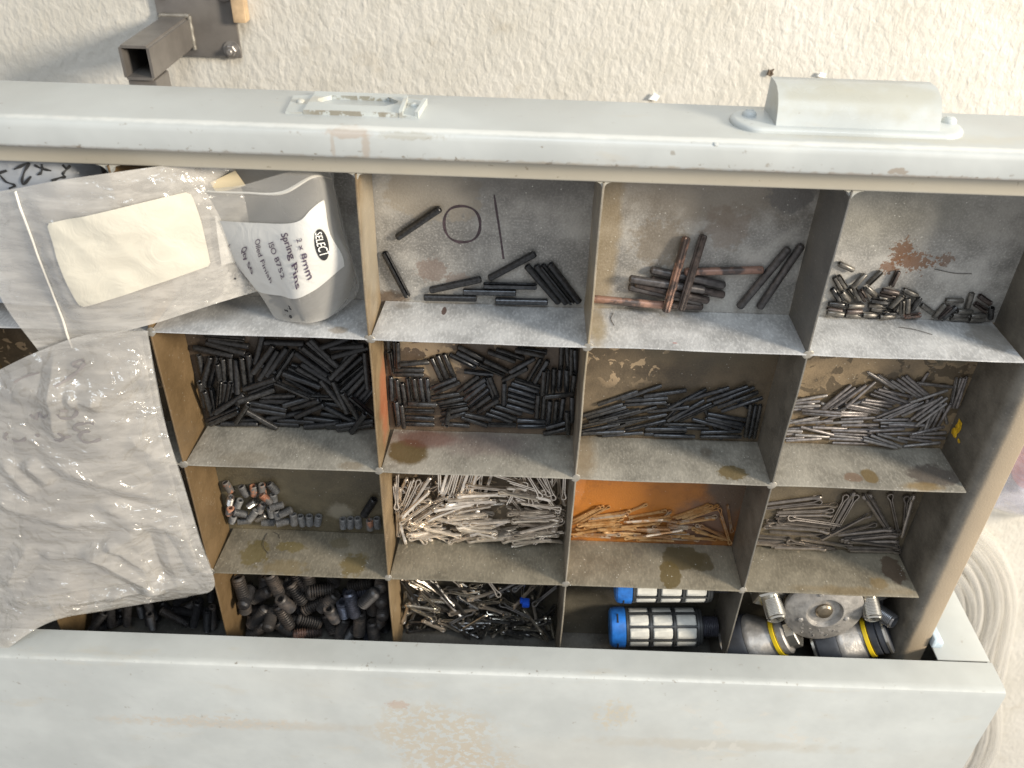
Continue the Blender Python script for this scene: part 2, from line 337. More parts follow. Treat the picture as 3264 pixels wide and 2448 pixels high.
# ---------------------------------------------------------------- measured lay-out of the loose parts: x y z (0.1 mm), yaw, pitch (deg), mark
PILES = {
 'long': '''1204 428 -331 37 0;1089 157 -331 293 0 hl;1345 41 -331 1 0;1690 35 -331 1 0;1535 80 -331 1 0;1633 119 -331 1 0;1371 114 -331 16 0;1790 132 -331 310 0;1831 133 -331 308 0;1859 135 -331 308 0;1893 143 -331 307 0;1639 225 -331 33 0''',
 'copper': '''2383 46 -328 359 0;2191 66 -309 178 -3 AC;2379 103 -328 349 0;2406 122 -318 349 2;2479 146 -328 349 0;2375 172 -302 352 -1;2473 198 -328 349 0;2635 240 -328 4 0 C;2827 208 -328 242 0;2904 218 -328 249 0;2407 228 -293 261 11 C2;2480 240 -294 260 11 C3''',
 'tiny': '''3202 281 -334 337 0 S;3186 191 -334 307 0;3201 203 -331 309 -4 S;3191 131 -334 310 0;3234 129 -324 315 -14;3271 137 -334 313 0;3283 149 -326 306 10;3314 138 -321 310 -15;3337 142 -334 308 0;3276 215 -324 51 -13;3350 227 -334 57 0;3350 159 -326 321 -10;3444 227 -334 82 0;3444 157 -334 349 0;3434 145 -321 352 3;3428 124 -325 353 -12;3391 123 -301 350 -3;3540 155 -334 337 0;3209 79 -334 357 0;3296 79 -325 356 -12;3400 79 -334 356 0;3417 56 -334 352 0;3475 52 -320 352 -15;3209 44 -334 354 0;3297 46 -327 357 -10;3299 24 -329 355 -7;3378 31 -325 354 -12;3461 27 -325 359 -13;3205 38 -315 355 1;3471 121 -305 72 15;3496 104 -324 80 -14;3510 87 -309 285 -5;3531 86 -334 285 0;3539 95 -318 285 0;3577 101 -324 263 -14;3583 36 -326 359 -11 C;3645 71 -334 328 0;3707 62 -334 67 0;3732 54 -334 59 0;3759 53 -334 55 0;3760 121 -334 2 0;3832 126 -334 273 0;3903 132 -334 329 0;3899 89 -334 331 0;3825 68 -326 353 -11;3807 48 -325 356 -12;3814 23 -334 357 0;3896 46 -326 356 -11;3897 26 -326 353 -11;3951 66 -323 291 -15''',
 'b20': '''880 -550 -332 347 0;434 -627 -332 41 0;869 -509 -319 21 -7;788 -386 -332 63 0;821 -307 -312 61 0;619 -416 -332 163 0;353 -383 -332 325 0;839 -595 -309 295 -14;566 -527 -332 325 0;210 -599 -332 82 0;205 -234 -332 356 0;220 -265 -332 350 0;203 -293 -324 346 4;132 -322 -332 348 0;376 -280 -322 72 -6;502 -255 -332 0 0;390 -341 -304 233 6;409 -384 -317 237 8;453 -365 -320 234 7;491 -382 -323 236 5;52 -447 -332 269 0;76 -450 -319 249 8;114 -449 -332 249 0;141 -483 -322 266 -6;166 -465 -332 265 0;207 -458 -324 267 5;234 -464 -318 266 8;273 -438 -322 265 -6;311 -412 -319 265 -8;83 -650 -325 266 -4;127 -578 -311 255 -7;150 -584 -314 254 -10;176 -579 -306 251 -9;44 -567 -291 262 -15;61 -626 -297 266 -15;351 -495 -303 26 5;367 -532 -332 27 0;587 -462 -332 327 0;632 -453 -320 320 -7;661 -426 -311 322 0;631 -367 -314 318 1;647 -344 -332 314 0;667 -338 -322 315 -3;688 -315 -332 313 0;708 -298 -313 315 11;782 -226 -319 20 -7;831 -242 -299 17 15;843 -268 -291 20 0;803 -347 -284 44 -15;823 -386 -320 44 -6;824 -439 -332 44 0;851 -435 -296 44 -15;866 -462 -291 47 -15;880 -503 -300 48 -15;896 -529 -299 47 -8;906 -553 -293 55 2;915 -382 -296 273 14;427 -611 -315 9 10;279 -754 -332 4 0;452 -712 -324 13 -4;564 -579 -289 12 -15;692 -565 -303 348 -15;714 -631 -332 353 0;174 -627 -297 34 -7;526 -509 -282 344 14;573 -461 -309 332 -1;576 -453 -291 335 -2;322 -576 -309 17 -13;434 -583 -319 12 8;363 -680 -312 352 0;372 -645 -313 351 3;202 -773 -315 3 0;419 -777 -332 359 0;505 -753 -332 358 0;649 -739 -332 353 0;743 -710 -332 351 0;735 -674 -311 327 0;647 -760 -313 11 2;767 -768 -326 6 -3;828 -724 -293 7 -8;826 -760 -308 11 -3;725 -541 -297 302 2;769 -551 -286 288 5;824 -580 -257 288 -10;880 -595 -275 304 -13;126 -709 -311 28 -1;128 -733 -312 29 1;581 -609 -295 31 15;596 -656 -299 33 7;327 -720 -296 321 -3;243 -672 -276 58 15;854 -699 -263 61 15''',
 'b15': '''1026 -253 -334 270 0;1036 -345 -321 271 -10;1060 -300 -334 271 0;1075 -298 -323 269 2;1157 -342 -320 1 -11;1129 -392 -334 2 0;1126 -423 -334 1 0;1269 -386 -334 290 0;1299 -369 -334 289 0;1333 -359 -334 290 0;1403 -328 -334 331 0;1439 -312 -334 330 0;1553 -371 -324 330 -8;1445 -277 -334 331 0;1577 -345 -325 328 -7;1600 -292 -334 339 0;1644 -276 -334 341 0;1754 -249 -334 353 0;1742 -253 -316 349 -1;1706 -335 -326 33 -5;1671 -400 -334 34 0;1772 -365 -334 66 0;1806 -376 -334 66 0;1485 -397 -334 355 0;1547 -494 -334 287 0;1563 -478 -325 287 -7;1618 -519 -325 270 -6;1744 -454 -334 342 0;1726 -480 -334 342 0;1711 -512 -334 342 0;1710 -546 -334 342 0;1709 -582 -334 343 0;1705 -619 -334 343 0;1305 -459 -317 29 2;1322 -496 -334 29 0;1313 -550 -334 13 0;1337 -583 -334 16 0;1352 -612 -334 13 0;1359 -647 -334 18 0;1350 -686 -334 22 0;1431 -468 -334 43 0;1467 -473 -325 43 7;1468 -509 -321 44 -3;1486 -542 -318 46 0;1495 -590 -328 45 4;1536 -602 -323 43 8;1063 -532 -334 273 0;1093 -554 -334 275 0;1121 -521 -334 274 0;1154 -522 -334 275 0;1187 -518 -334 275 0;1219 -520 -334 272 0;1028 -517 -334 269 0;1193 -599 -316 0 0;1174 -657 -334 0 0;1173 -704 -334 358 0;1173 -746 -334 0 0;1044 -690 -334 274 0;1055 -669 -320 273 1;1081 -690 -323 273 1;1362 -742 -334 358 0;1464 -716 -334 339 0;1484 -677 -324 343 -7;1595 -684 -334 340 0;1617 -661 -334 339 0;1644 -630 -334 341 0;1613 -729 -330 359 -3;1767 -691 -325 354 -6;1771 -727 -326 359 -5;1796 -591 -323 269 -1;1829 -602 -334 269 0;1860 -635 -333 269 0;1895 -634 -334 269 0;1926 -615 -334 267 0;1919 -699 -317 19 -4;1909 -758 -334 18 0;1819 -436 -315 269 0;1836 -429 -310 268 5;1872 -430 -334 271 0;1903 -291 -334 271 0;1936 -290 -334 276 0;1955 -303 -326 272 6;1975 -306 -331 274 -2;1903 -418 -323 271 -8;1939 -420 -324 273 -7;1974 -448 -322 269 -8;1977 -591 -313 273 1;1959 -679 -303 277 0;1902 -497 -298 2 -10;1326 -642 -270 203 90 UP''',
 'b22': '''2453 -549 -336 159 0;2500 -614 -325 62 5;2738 -683 -336 122 0;2820 -507 -336 147 0;2332 -486 -336 206 0;2212 -528 -336 26 0;2453 -481 -329 11 -3;2360 -521 -324 11 5;2356 -551 -327 11 5;2141 -607 -333 24 1;2160 -619 -329 25 4;2175 -646 -336 24 0;2230 -626 -322 200 1;2322 -619 -336 203 0;2122 -691 -330 202 -3;2134 -732 -336 197 0;2272 -702 -336 26 0;2376 -694 -326 23 5;2373 -646 -324 197 0;2278 -660 -319 16 4;2480 -575 -316 20 11;2567 -498 -311 26 -14;2677 -473 -327 27 5;2771 -465 -324 27 0;2809 -476 -324 25 -6;2834 -503 -325 24 -6;2860 -531 -322 26 0;2789 -664 -327 342 -4;2723 -667 -322 345 0;2801 -622 -330 349 -3;2798 -648 -325 345 -6;2575 -585 -324 35 -7;2615 -601 -336 34 0;2644 -593 -325 35 1;2606 -709 -336 0 0;2584 -687 -336 1 0;2487 -711 -321 2 0;2491 -737 -336 2 0;2489 -761 -336 0 0;2262 -768 -336 8 0;2538 -756 -322 0 0;2783 -718 -324 0 -6;2786 -750 -322 2 0;2912 -637 -323 273 0;2941 -652 -336 272 0;2966 -651 -336 272 0;2116 -756 -322 189 0;2157 -741 -310 187 -1''',
 'g19': '''3861 -601 -339 73 0;3923 -539 -339 117 0;3635 -738 -339 329 0;3381 -523 -339 237 0;3358 -541 -331 161 0;3234 -683 -339 188 0;3482 -530 -332 166 3;3195 -637 -339 184 0;3353 -596 -324 214 -4;3799 -545 -339 63 0;3813 -552 -330 94 5;3148 -501 -339 346 0;3744 -394 -339 76 0;3523 -645 -339 161 0;3643 -455 -339 145 0;3416 -514 -317 214 0;3545 -359 -339 330 0;3602 -377 -339 328 0;3678 -405 -334 330 3;3703 -400 -331 326 5;3721 -388 -331 325 5;3737 -382 -331 323 5;3822 -372 -332 352 -4;3628 -429 -330 345 -5;3617 -452 -330 343 5;3604 -472 -333 345 3;3565 -480 -320 346 -12;3552 -499 -322 346 -10;3544 -529 -339 345 0;3490 -519 -314 344 -9;3490 -534 -315 346 -7;3455 -552 -313 348 -15;3439 -573 -317 351 -13;3338 -467 -328 49 -7;3356 -476 -328 44 -7;3386 -472 -329 45 -6;3405 -453 -320 45 -6;3450 -433 -312 45 -15;3200 -485 -332 192 4;3164 -512 -329 194 -6;3172 -537 -332 188 -4;3179 -560 -339 187 0;3270 -544 -302 8 15;3279 -566 -304 8 15;3192 -628 -330 194 5;3257 -632 -324 14 8;3494 -601 -331 7 1;3419 -629 -330 10 5;3506 -644 -328 4 1;3666 -609 -339 4 0;3709 -625 -331 3 4;3718 -653 -339 2 0;3749 -624 -317 184 -4;3875 -575 -328 84 4;3849 -571 -315 81 -15;3898 -580 -332 88 4;3926 -577 -330 86 5;3653 -526 -316 37 5;3695 -548 -339 35 0;3724 -544 -339 37 0;3779 -513 -321 46 11;3814 -508 -316 53 0;3844 -516 -320 53 0;3846 -545 -309 51 -3;3800 -430 -312 23 -5;3935 -423 -339 279 0;3957 -422 -339 279 0;3953 -413 -327 272 -1;3971 -414 -332 272 4;3353 -672 -330 356 -5;3554 -678 -331 3 4;3461 -682 -325 3 4;3651 -663 -318 4 -4;3711 -701 -339 4 0;3851 -636 -291 6 -15;3885 -687 -331 3 -4;3891 -719 -339 359 0;3117 -702 -331 184 -5;3121 -731 -339 184 0;3480 -716 -339 359 0;3274 -731 -332 355 -4;3451 -732 -339 355 0;3465 -745 -330 1 2;3141 -762 -339 188 0;3234 -759 -332 184 4;3492 -777 -339 1 0;3643 -752 -329 347 6;3640 -755 -313 349 3;3670 -739 -320 341 4;3702 -726 -331 341 -4;3826 -737 -339 353 0;3876 -769 -339 10 0;3291 -692 -327 346 0''',
 'set4': '''61 -1247 -325 288 0 B;61 -1335 -310 250 -15 S;49 -1413 -303 250 -15 O;147 -1275 -325 288 0;204 -1269 -325 268 0 O;255 -1255 -325 268 0 O;320 -1243 -325 300 0;97 -1379 -325 245 0;311 -1327 -325 271 0;330 -1359 -300 8 -15;113 -1420 -292 331 -15;54 -1482 -309 251 -15;183 -1361 -317 226 -12 S;279 -1300 -296 306 -1 O;225 -1403 -325 244 0 O;182 -1429 -289 232 15;217 -1474 -325 31 0 S;281 -1432 -325 271 0;314 -1454 -325 273 0;372 -1419 -317 26 -12;117 -1502 -314 353 -15;254 -1519 -325 3 0;348 -1490 -303 8 -15;413 -1467 -304 271 11;451 -1494 -325 275 0;498 -1489 -325 266 0;548 -1487 -325 257 0;695 -1504 -325 268 0;738 -1499 -325 265 0;784 -1494 -325 271 0;852 -1509 -325 270 0 O;896 -1491 -325 271 0;855 -1368 -325 242 0 L''',
 'cot': '''1081 -1319 -338 57 0;1763 -1359 -338 171 0;1615 -1530 -338 17 0;1470 -1156 -338 275 0;1174 -1274 -338 70 0;1215 -1384 -338 67 0;1208 -1361 -325 156 1;1189 -1503 -326 313 -6;1186 -1382 -325 334 0;1360 -1144 -338 68 0;1529 -1461 -338 354 0;1761 -1110 -338 147 0;1346 -1109 -330 234 -4;1133 -1416 -304 259 4;1469 -1359 -338 159 0;1121 -1554 -328 182 -5;1405 -1333 -324 156 0;1879 -1541 -338 10 0;1362 -1170 -324 26 0;1257 -1398 -311 56 -1;1879 -1396 -338 178 0;1498 -1301 -321 226 9;1790 -1213 -338 151 0;1045 -1250 -330 105 -4;1743 -1244 -329 197 -5;1486 -1475 -327 199 -5;1420 -1176 -318 270 -10;1794 -1373 -324 345 0;1438 -1253 -316 350 2;1343 -1321 -299 164 -3;1116 -1543 -316 158 -11;1393 -1088 -314 66 -3;1760 -1144 -338 334 0;1199 -1501 -299 310 -5;1721 -1532 -325 175 1;1102 -1510 -290 142 -15;1674 -1126 -327 311 3;1879 -1346 -338 352 0;1120 -1214 -321 14 -2;1527 -1300 -312 357 -13;1513 -1243 -310 12 -11;1409 -1165 -299 65 3;1956 -1203 -338 285 0;1794 -1424 -321 19 8;1154 -1361 -292 224 -1;1811 -1390 -314 193 -12;1544 -1145 -317 74 -11;1130 -1251 -301 273 8;1306 -1127 -313 43 1;1804 -1474 -305 221 -4;1362 -1142 -293 351 5;1837 -1428 -291 13 14;1563 -1527 -317 0 11;1209 -1345 -284 45 -5;1884 -1137 -319 63 -10;1853 -1507 -321 35 -9;1061 -1466 -286 246 -15;1505 -1466 -311 350 0;1118 -1274 -292 198 -15;1085 -1253 -295 271 15;1832 -1503 -279 47 8;1435 -1227 -287 168 -2;1164 -1453 -280 180 7;1457 -1509 -317 18 11;1577 -1536 -302 25 15;1477 -1497 -300 32 3;1108 -1273 -281 288 6;1828 -1129 -325 64 -7;1495 -1459 -290 162 -15;1582 -1546 -292 189 -6;1798 -1562 -282 185 15;1333 -1100 -295 247 15;1499 -1158 -295 266 15;1721 -1262 -310 186 -9;1870 -1351 -320 4 -5;1140 -1238 -281 69 -15;1709 -1283 -298 303 2;1903 -1131 -317 69 0;1700 -1157 -305 246 15;1420 -1384 -289 228 -13;1786 -1172 -291 191 6;1365 -1343 -280 187 -12;1447 -1140 -279 63 -15;1768 -1340 -286 350 -11;1806 -1188 -283 158 11;1354 -1312 -280 22 5;1895 -1173 -288 91 0;1878 -1201 -278 130 -9;1792 -1260 -285 154 0;1053 -1194 -291 250 -9;1882 -1549 -288 342 -15;1539 -1555 -282 15 7;1223 -1535 -289 154 2;1400 -1506 -282 45 -2;1357 -1098 -288 260 11;1901 -1474 -283 221 15;1760 -1117 -280 107 -15;1041 -1480 -286 103 -11;1022 -1257 -290 93 0;1471 -1086 -280 230 9;1394 -1384 -278 170 -5;1893 -1388 -277 34 -2;1431 -1455 -277 204 -15;1780 -1415 -278 180 -15;1273 -1131 -287 90 0;1653 -1139 -282 189 -10;1458 -1534 -294 194 15;1864 -1334 -288 173 -15;1498 -1522 -277 214 -15;1269 -1388 -278 343 -7;1047 -1269 -293 87 14;1278 -1418 -293 354 9;1648 -1558 -315 14 12;1032 -1200 -285 87 -11;1091 -1204 -275 72 -3;1112 -1223 -277 246 15;1162 -1197 -279 239 15;1311 -1081 -298 73 -15;1336 -1100 -279 75 -9;1364 -1099 -276 76 -13;1390 -1108 -287 76 -12;1416 -1092 -272 74 -15;1445 -1087 -268 76 -15;1470 -1080 -267 77 -8;1021 -1437 -284 87 7;1030 -1437 -272 88 7;1188 -1500 -279 5 -15;1217 -1517 -277 3 -10;1204 -1521 -261 2 -10;1136 -1258 -248 44 -15;1233 -1258 -271 41 13;1133 -1324 -245 40 -5;1145 -1365 -253 43 5;1163 -1357 -238 48 7;1203 -1394 -260 37 0;1656 -1082 -297 173 -14;1759 -1106 -262 160 0;1539 -1123 -260 351 -5;1548 -1177 -265 347 -12;1800 -1173 -255 164 6;1716 -1145 -231 343 -6;1487 -1160 -237 354 -13;1783 -1063 -268 123 -15;1795 -1029 -325 128 -6;1827 -1063 -279 124 -15;1852 -1063 -294 119 -15;1873 -1076 -275 113 -15;1940 -1130 -314 95 10;1971 -1132 -332 92 -3;1301 -1319 -248 27 -4;1418 -1227 -245 1 -15;1438 -1183 -232 181 10;1354 -1252 -231 6 -9;1484 -1223 -248 174 13;1464 -1283 -255 11 -6;1424 -1334 -253 17 9;1431 -1365 -267 190 2;1459 -1389 -259 189 0;1511 -1376 -245 10 0;1558 -1361 -232 10 0;1478 -1412 -246 10 9;1778 -1303 -265 4 -4;1845 -1349 -267 186 -8;1844 -1244 -261 177 -5;1843 -1310 -260 180 8;1823 -1324 -251 22 10;1798 -1352 -249 7 3;1845 -1410 -248 202 0;1836 -1450 -259 197 -7;1844 -1482 -262 180 4;1809 -1444 -235 12 0;1488 -1477 -257 178 -11;1188 -1444 -249 146 11;1286 -1475 -251 157 8;1553 -1443 -265 200 15;1599 -1512 -265 8 0;1733 -1487 -236 28 12;1808 -1518 -249 2 -4;1488 -1443 -244 177 -2''',
 'rust': '''2184 -1449 -340 321 0;2468 -1448 -340 334 0;2541 -1418 -334 239 3;2580 -1392 -328 167 6;2362 -1340 -340 213 0;2325 -1513 -340 17 0;2099 -1374 -332 218 0;2120 -1372 -331 218 4;2155 -1371 -332 217 4;2259 -1361 -336 196 -2;2246 -1377 -331 195 -2;2238 -1395 -331 195 -1;2221 -1417 -332 189 4;2466 -1355 -340 196 0;2485 -1366 -309 193 0;2492 -1381 -312 197 -5;2442 -1373 -299 189 -1;2202 -1418 -321 188 4;2713 -1320 -340 210 0;2768 -1323 -340 210 0;2768 -1346 -340 211 0;2733 -1327 -340 211 0;2752 -1391 -332 192 3;2760 -1378 -333 192 3;2616 -1453 -330 355 -5;2702 -1446 -340 354 0;2856 -1469 -336 334 -2;2875 -1474 -327 330 0;2838 -1495 -334 334 -3;2860 -1499 -327 338 -6;2931 -1448 -327 114 -7;2945 -1370 -340 106 0;2912 -1386 -322 292 6;2622 -1516 -340 3 0;2602 -1486 -330 357 -5;2173 -1492 -333 183 -3;2218 -1454 -331 7 -4;2174 -1422 -308 4 -4;2119 -1534 -340 185 0;2334 -1508 -330 359 0;2397 -1533 -334 357 -2;2443 -1473 -324 2 8;2496 -1456 -317 6 3;2538 -1566 -340 0 0;2463 -1532 -326 5 -2;2653 -1515 -327 0 -2;2683 -1551 -340 179 0;2788 -1524 -325 172 7;2160 -1553 -340 359 0;2182 -1485 -325 194 3;2344 -1447 -325 188 4;2434 -1428 -320 189 3;2297 -1454 -307 185 0;2577 -1469 -303 183 12;2212 -1519 -325 185 -4;2514 -1512 -315 181 -3''',
 'cot32': '''3274 -1206 -336 193 0;3283 -1240 -336 192 0;3374 -1251 -336 189 0;3362 -1285 -336 186 0;3366 -1316 -336 184 0;3361 -1342 -336 182 0;3543 -1303 -336 262 0;3577 -1279 -336 261 0;3599 -1300 -336 261 0;3757 -1271 -336 308 0;3780 -1264 -336 305 0;3869 -1276 -336 294 0;3938 -1296 -336 283 0;3948 -1288 -326 273 4;3318 -1382 -336 358 0;3427 -1355 -323 351 -1;3380 -1380 -323 355 1;3373 -1413 -329 174 -3;3308 -1407 -318 1 3;3351 -1466 -336 177 0;3166 -1503 -336 177 0;3166 -1537 -336 181 0;3459 -1549 -329 347 -3;3241 -1560 -329 172 3;3384 -1565 -316 181 0;3543 -1533 -336 171 0;3736 -1430 -329 195 -3;3788 -1448 -329 194 -3;3775 -1462 -319 191 0;3776 -1486 -336 191 0;3801 -1505 -329 182 3;3814 -1509 -316 170 4;3827 -1558 -329 179 3;3834 -1573 -322 176 5;3645 -1423 -329 200 3;3617 -1384 -321 217 6''',
 'set8': '''133 -2346 -308 71 0;375 -2374 -308 158 0;877 -2349 -308 280 0;89 -2131 -308 305 0;739 -2083 -308 14 0;859 -2161 -264 111 3;213 -2259 -284 58 -15;349 -2324 -271 161 3;921 -2150 -308 287 0;464 -2171 -308 179 0;589 -2350 -308 262 0;367 -2015 -308 334 0;54 -2350 -308 84 0;752 -2254 -308 90 0;864 -2287 -229 66 15;566 -2069 -281 148 -15;355 -2203 -273 316 -3;783 -2348 -216 305 15;286 -2012 -268 128 15;468 -2157 -255 25 -15;164 -2042 -308 262 0;397 -1960 -279 297 15;590 -1942 -308 278 0;760 -2011 -308 19 0;265 -1926 -210 286 5;148 -2078 -256 36 0;58 -2349 -256 261 0;99 -2355 -210 42 -7;257 -2346 -230 291 -15;550 -2346 -270 289 15;630 -2347 -226 254 15;705 -2346 -199 246 -15;768 -2189 -148 266 15;842 -2292 -179 275 10;854 -2067 -216 263 13;923 -1819 -176 208 90 UP;923 -1939 -176 342 90 UP;56 -2116 -210 263 5;66 -1953 -185 282 15;387 -2019 -225 302 15;469 -1962 -241 277 15;541 -1958 -208 357 -15;569 -2086 -224 231 5;663 -2133 -213 271 -6;739 -2009 -145 281 15;870 -1822 -47 53 0;595 -2162 -193 278 -15;87 -2013 -176 274 90 UP;117 -2245 -219 52 -15;433 -2280 -228 335 -6;289 -2216 -204 296 15;328 -2048 -166 289 -15;406 -2405 -237 359 -15 O;207 -2217 -176 46 90 UP;923 -2062 -176 13 90 UP''',
 'cotmix': '''1640 -2388 -339 332 0;1458 -2108 -339 249 0;1184 -2139 -339 342 0;1440 -2366 -339 318 0;1195 -2221 -339 123 0;1523 -2302 -332 320 3;1312 -2347 -339 297 0;1410 -2372 -339 142 0;1912 -2340 -339 102 0;1906 -2310 -327 43 0;1192 -2360 -332 48 4;1931 -2343 -322 112 9;1182 -2200 -327 153 0;1505 -2229 -328 50 -5;1599 -2366 -315 43 0;1809 -2339 -339 99 0;1556 -2307 -323 195 9;1573 -2137 -332 219 3;1696 -2203 -339 316 0;1208 -2140 -329 351 -5;1126 -2283 -328 156 -6;1497 -2322 -302 354 0;1172 -2340 -318 285 -7;1426 -2144 -329 0 5;1249 -2357 -315 129 13;1434 -2163 -319 340 2;1500 -2049 -329 169 5;1496 -2094 -316 38 -5;1421 -2087 -331 194 -4;1631 -2076 -327 235 6;1506 -2373 -299 322 -5;1643 -2402 -313 341 -8;1471 -2308 -291 225 15;1553 -2168 -305 207 -1;1913 -2249 -303 227 15;1684 -2349 -308 300 -3;1607 -2195 -310 328 -15;1381 -2216 -296 118 -9;1157 -2128 -314 346 -3;1865 -2194 -316 327 13;1204 -2194 -320 8 -10;1852 -2073 -339 118 0;1554 -2339 -293 261 3;1586 -2271 -287 159 5;1944 -2339 -304 83 13;1126 -2198 -296 19 -14;1902 -2378 -313 326 8;1954 -2341 -287 108 0;1648 -2042 -321 10 -6;1362 -2046 -326 270 7;1366 -2051 -314 207 -7;1408 -2074 -304 335 2;1097 -2158 -291 123 -6;1822 -2363 -320 46 10;1848 -2188 -306 102 -15;1912 -2343 -290 292 -6;1545 -2363 -281 226 0;1344 -2208 -296 196 -11;1708 -2060 -321 111 9;1718 -2417 -301 350 -2;1084 -2362 -319 47 11;1138 -2344 -306 68 15;1680 -2403 -291 342 3;1186 -2213 -298 329 -11;1210 -2345 -297 294 -15;1445 -2040 -310 215 15;1927 -2339 -281 97 2;1767 -2259 -325 129 -7;1322 -2297 -284 191 -6;1329 -2179 -292 136 -15;1097 -2345 -304 65 3;1137 -2061 -339 138 0;1683 -1962 -301 190 15;1423 -1992 -302 334 15;1511 -2159 -283 5 11;1710 -2344 -295 248 15;1619 -2163 -296 250 -5;1293 -2205 -294 318 7;1810 -2395 -320 337 -10;1601 -2034 -290 249 -15;1826 -2010 -329 234 0;1656 -2238 -290 133 1;1684 -2258 -282 176 2;1428 -2034 -285 27 9;1068 -2069 -312 301 15;1411 -2407 -292 164 -15;1530 -2302 -282 238 -6;1744 -2393 -286 156 7;1637 -2349 -279 59 5;1562 -2095 -284 201 -5;1228 -2032 -325 140 -8;1671 -2032 -284 284 -15;1861 -2402 -285 161 -9;1087 -2038 -339 316 0;1030 -2137 -309 83 15;1041 -2215 -266 75 -11;1071 -2320 -320 72 -1;1145 -2041 -333 326 -3;1189 -2097 -317 324 6;1190 -2032 -328 320 6;1258 -2036 -315 308 13;1199 -2119 -296 351 -1;1189 -2114 -284 124 0;1140 -2162 -270 348 -1;1139 -2210 -275 158 7;1144 -2214 -265 142 5;1295 -2377 -307 325 -13;1243 -2344 -281 293 -15;1311 -2361 -293 312 -10;1466 -2299 -270 1 -1;1456 -2337 -270 1 -4;1407 -2183 -271 20 1;1399 -1998 -286 309 15;1446 -1941 -316 358 -12;1397 -1984 -280 3 0;1374 -2029 -278 5 15;1520 -1953 -304 11 -15;1527 -2001 -249 19 -7;1571 -2095 -272 11 1;1426 -2099 -273 333 12;1598 -2143 -255 346 6;1595 -2257 -263 357 3;1633 -2209 -279 348 0;1738 -2199 -249 327 -15;1706 -2098 -271 313 -15;1856 -2139 -317 315 -12;1768 -2056 -300 272 8;1872 -2053 -320 259 10;1909 -2058 -333 259 3;1850 -2259 -276 217 -15;1703 -2287 -260 213 -4;1627 -2355 -263 233 -15;1816 -2342 -282 356 2;1800 -2380 -282 3 -7;1717 -2384 -260 330 -6;1926 -2340 -270 298 -1;1900 -2345 -261 295 0;1546 -2342 -256 252 0;1473 -2357 -265 51 10;1391 -2348 -257 299 -3;1223 -2343 -279 291 -15;1143 -2300 -266 18 15;1965 -2317 -274 281 -2;1933 -2248 -251 282 -14;1911 -2060 -314 43 -13;1641 -1949 -250 37 -4;1894 -2252 -242 225 -11;1132 -2409 -291 15 4;1214 -2301 -245 130 15;1471 -2308 -257 128 -9;1844 -2237 -249 128 -15;1723 -2152 -266 336 9;1391 -2228 -256 208 15;1475 -2265 -256 221 3;1288 -2066 -291 124 -10;1366 -2136 -275 310 15;1631 -2165 -244 167 -15;1568 -1901 -257 126 -15;1774 -1948 -310 34 -15;1773 -2050 -287 232 15''',
 'set5': '''-891 -2382 -320 22 0;-310 -2307 -320 68 0;-891 -2398 -286 192 4;-617 -2340 -320 107 0;-616 -2341 -283 80 0;-362 -2285 -305 227 -9;-244 -2342 -302 294 -11;-942 -2340 -263 255 15;-855 -2393 -235 14 -15;-823 -2281 -231 264 15;-743 -2216 -320 259 0;-728 -2291 -249 260 15;-575 -2259 -257 271 -8;-582 -2341 -233 261 -10;-478 -2346 -312 303 5;-365 -2206 -320 37 0;-359 -2276 -267 9 14;-275 -2242 -215 254 13;-186 -2130 -320 257 0;-413 -2350 -269 309 -13;-206 -2342 -281 263 6;-232 -2341 -254 260 3;-911 -2332 -199 232 12;-665 -2312 -297 257 -14;-405 -2258 -201 339 15''',
}
# bag surfaces (mm) and the places of labels and writing on them
BAG_C = [[[-90.7,-31.9,2],[-53.8,-10.5,6],[-23.1,2,6],[-0.1,1.4,2]],[[-92.5,-46.8,8],[-54.9,-31.2,12],[-24.5,-21.9,12],[-1,-19.4,3]],[[-99.8,-71.7,10],[-58.8,-61.3,13],[-27.2,-53.3,14],[-2.6,-55.3,3]],[[-111.6,-106.9,10],[-66.6,-96.9,13],[-33.3,-92.4,11],[-1.2,-90.6,3]],[[-126.8,-150.4,9],[-76.8,-138.5,11],[-36.2,-133.9,10],[-0.1,-128.8,3]],[[-138.5,-190,12],[-86.6,-169,14],[-41.2,-164,8],[1.9,-166.7,4]],[[-135.3,-215.1,34],[-95.8,-190.8,16],[-59.3,-187.3,6],[-16.6,-179.4,2]]]
BAG_A = [[[-53.5,65.9,3],[-37.1,70.2,6],[-17.2,75.5,9],[5.7,78.7,6],[30.9,79.6,-4],[46.5,78.4,-12]],[[-57.1,45.9,5],[-35.6,52.9,9],[-20.7,55.4,13],[9.6,60.3,8],[34.5,62,-4],[48.7,58.1,-14]],[[-59.8,19,5],[-35.6,24,8],[-21.8,24.6,12],[8.3,31.4,6],[33.1,35.1,-6],[46.9,32.9,-18]],[[-51.7,-11,4],[-36.4,-7.3,4],[-21.1,-1,5],[6,7,3],[30.5,11.6,-8],[46.5,11.9,-20]]]
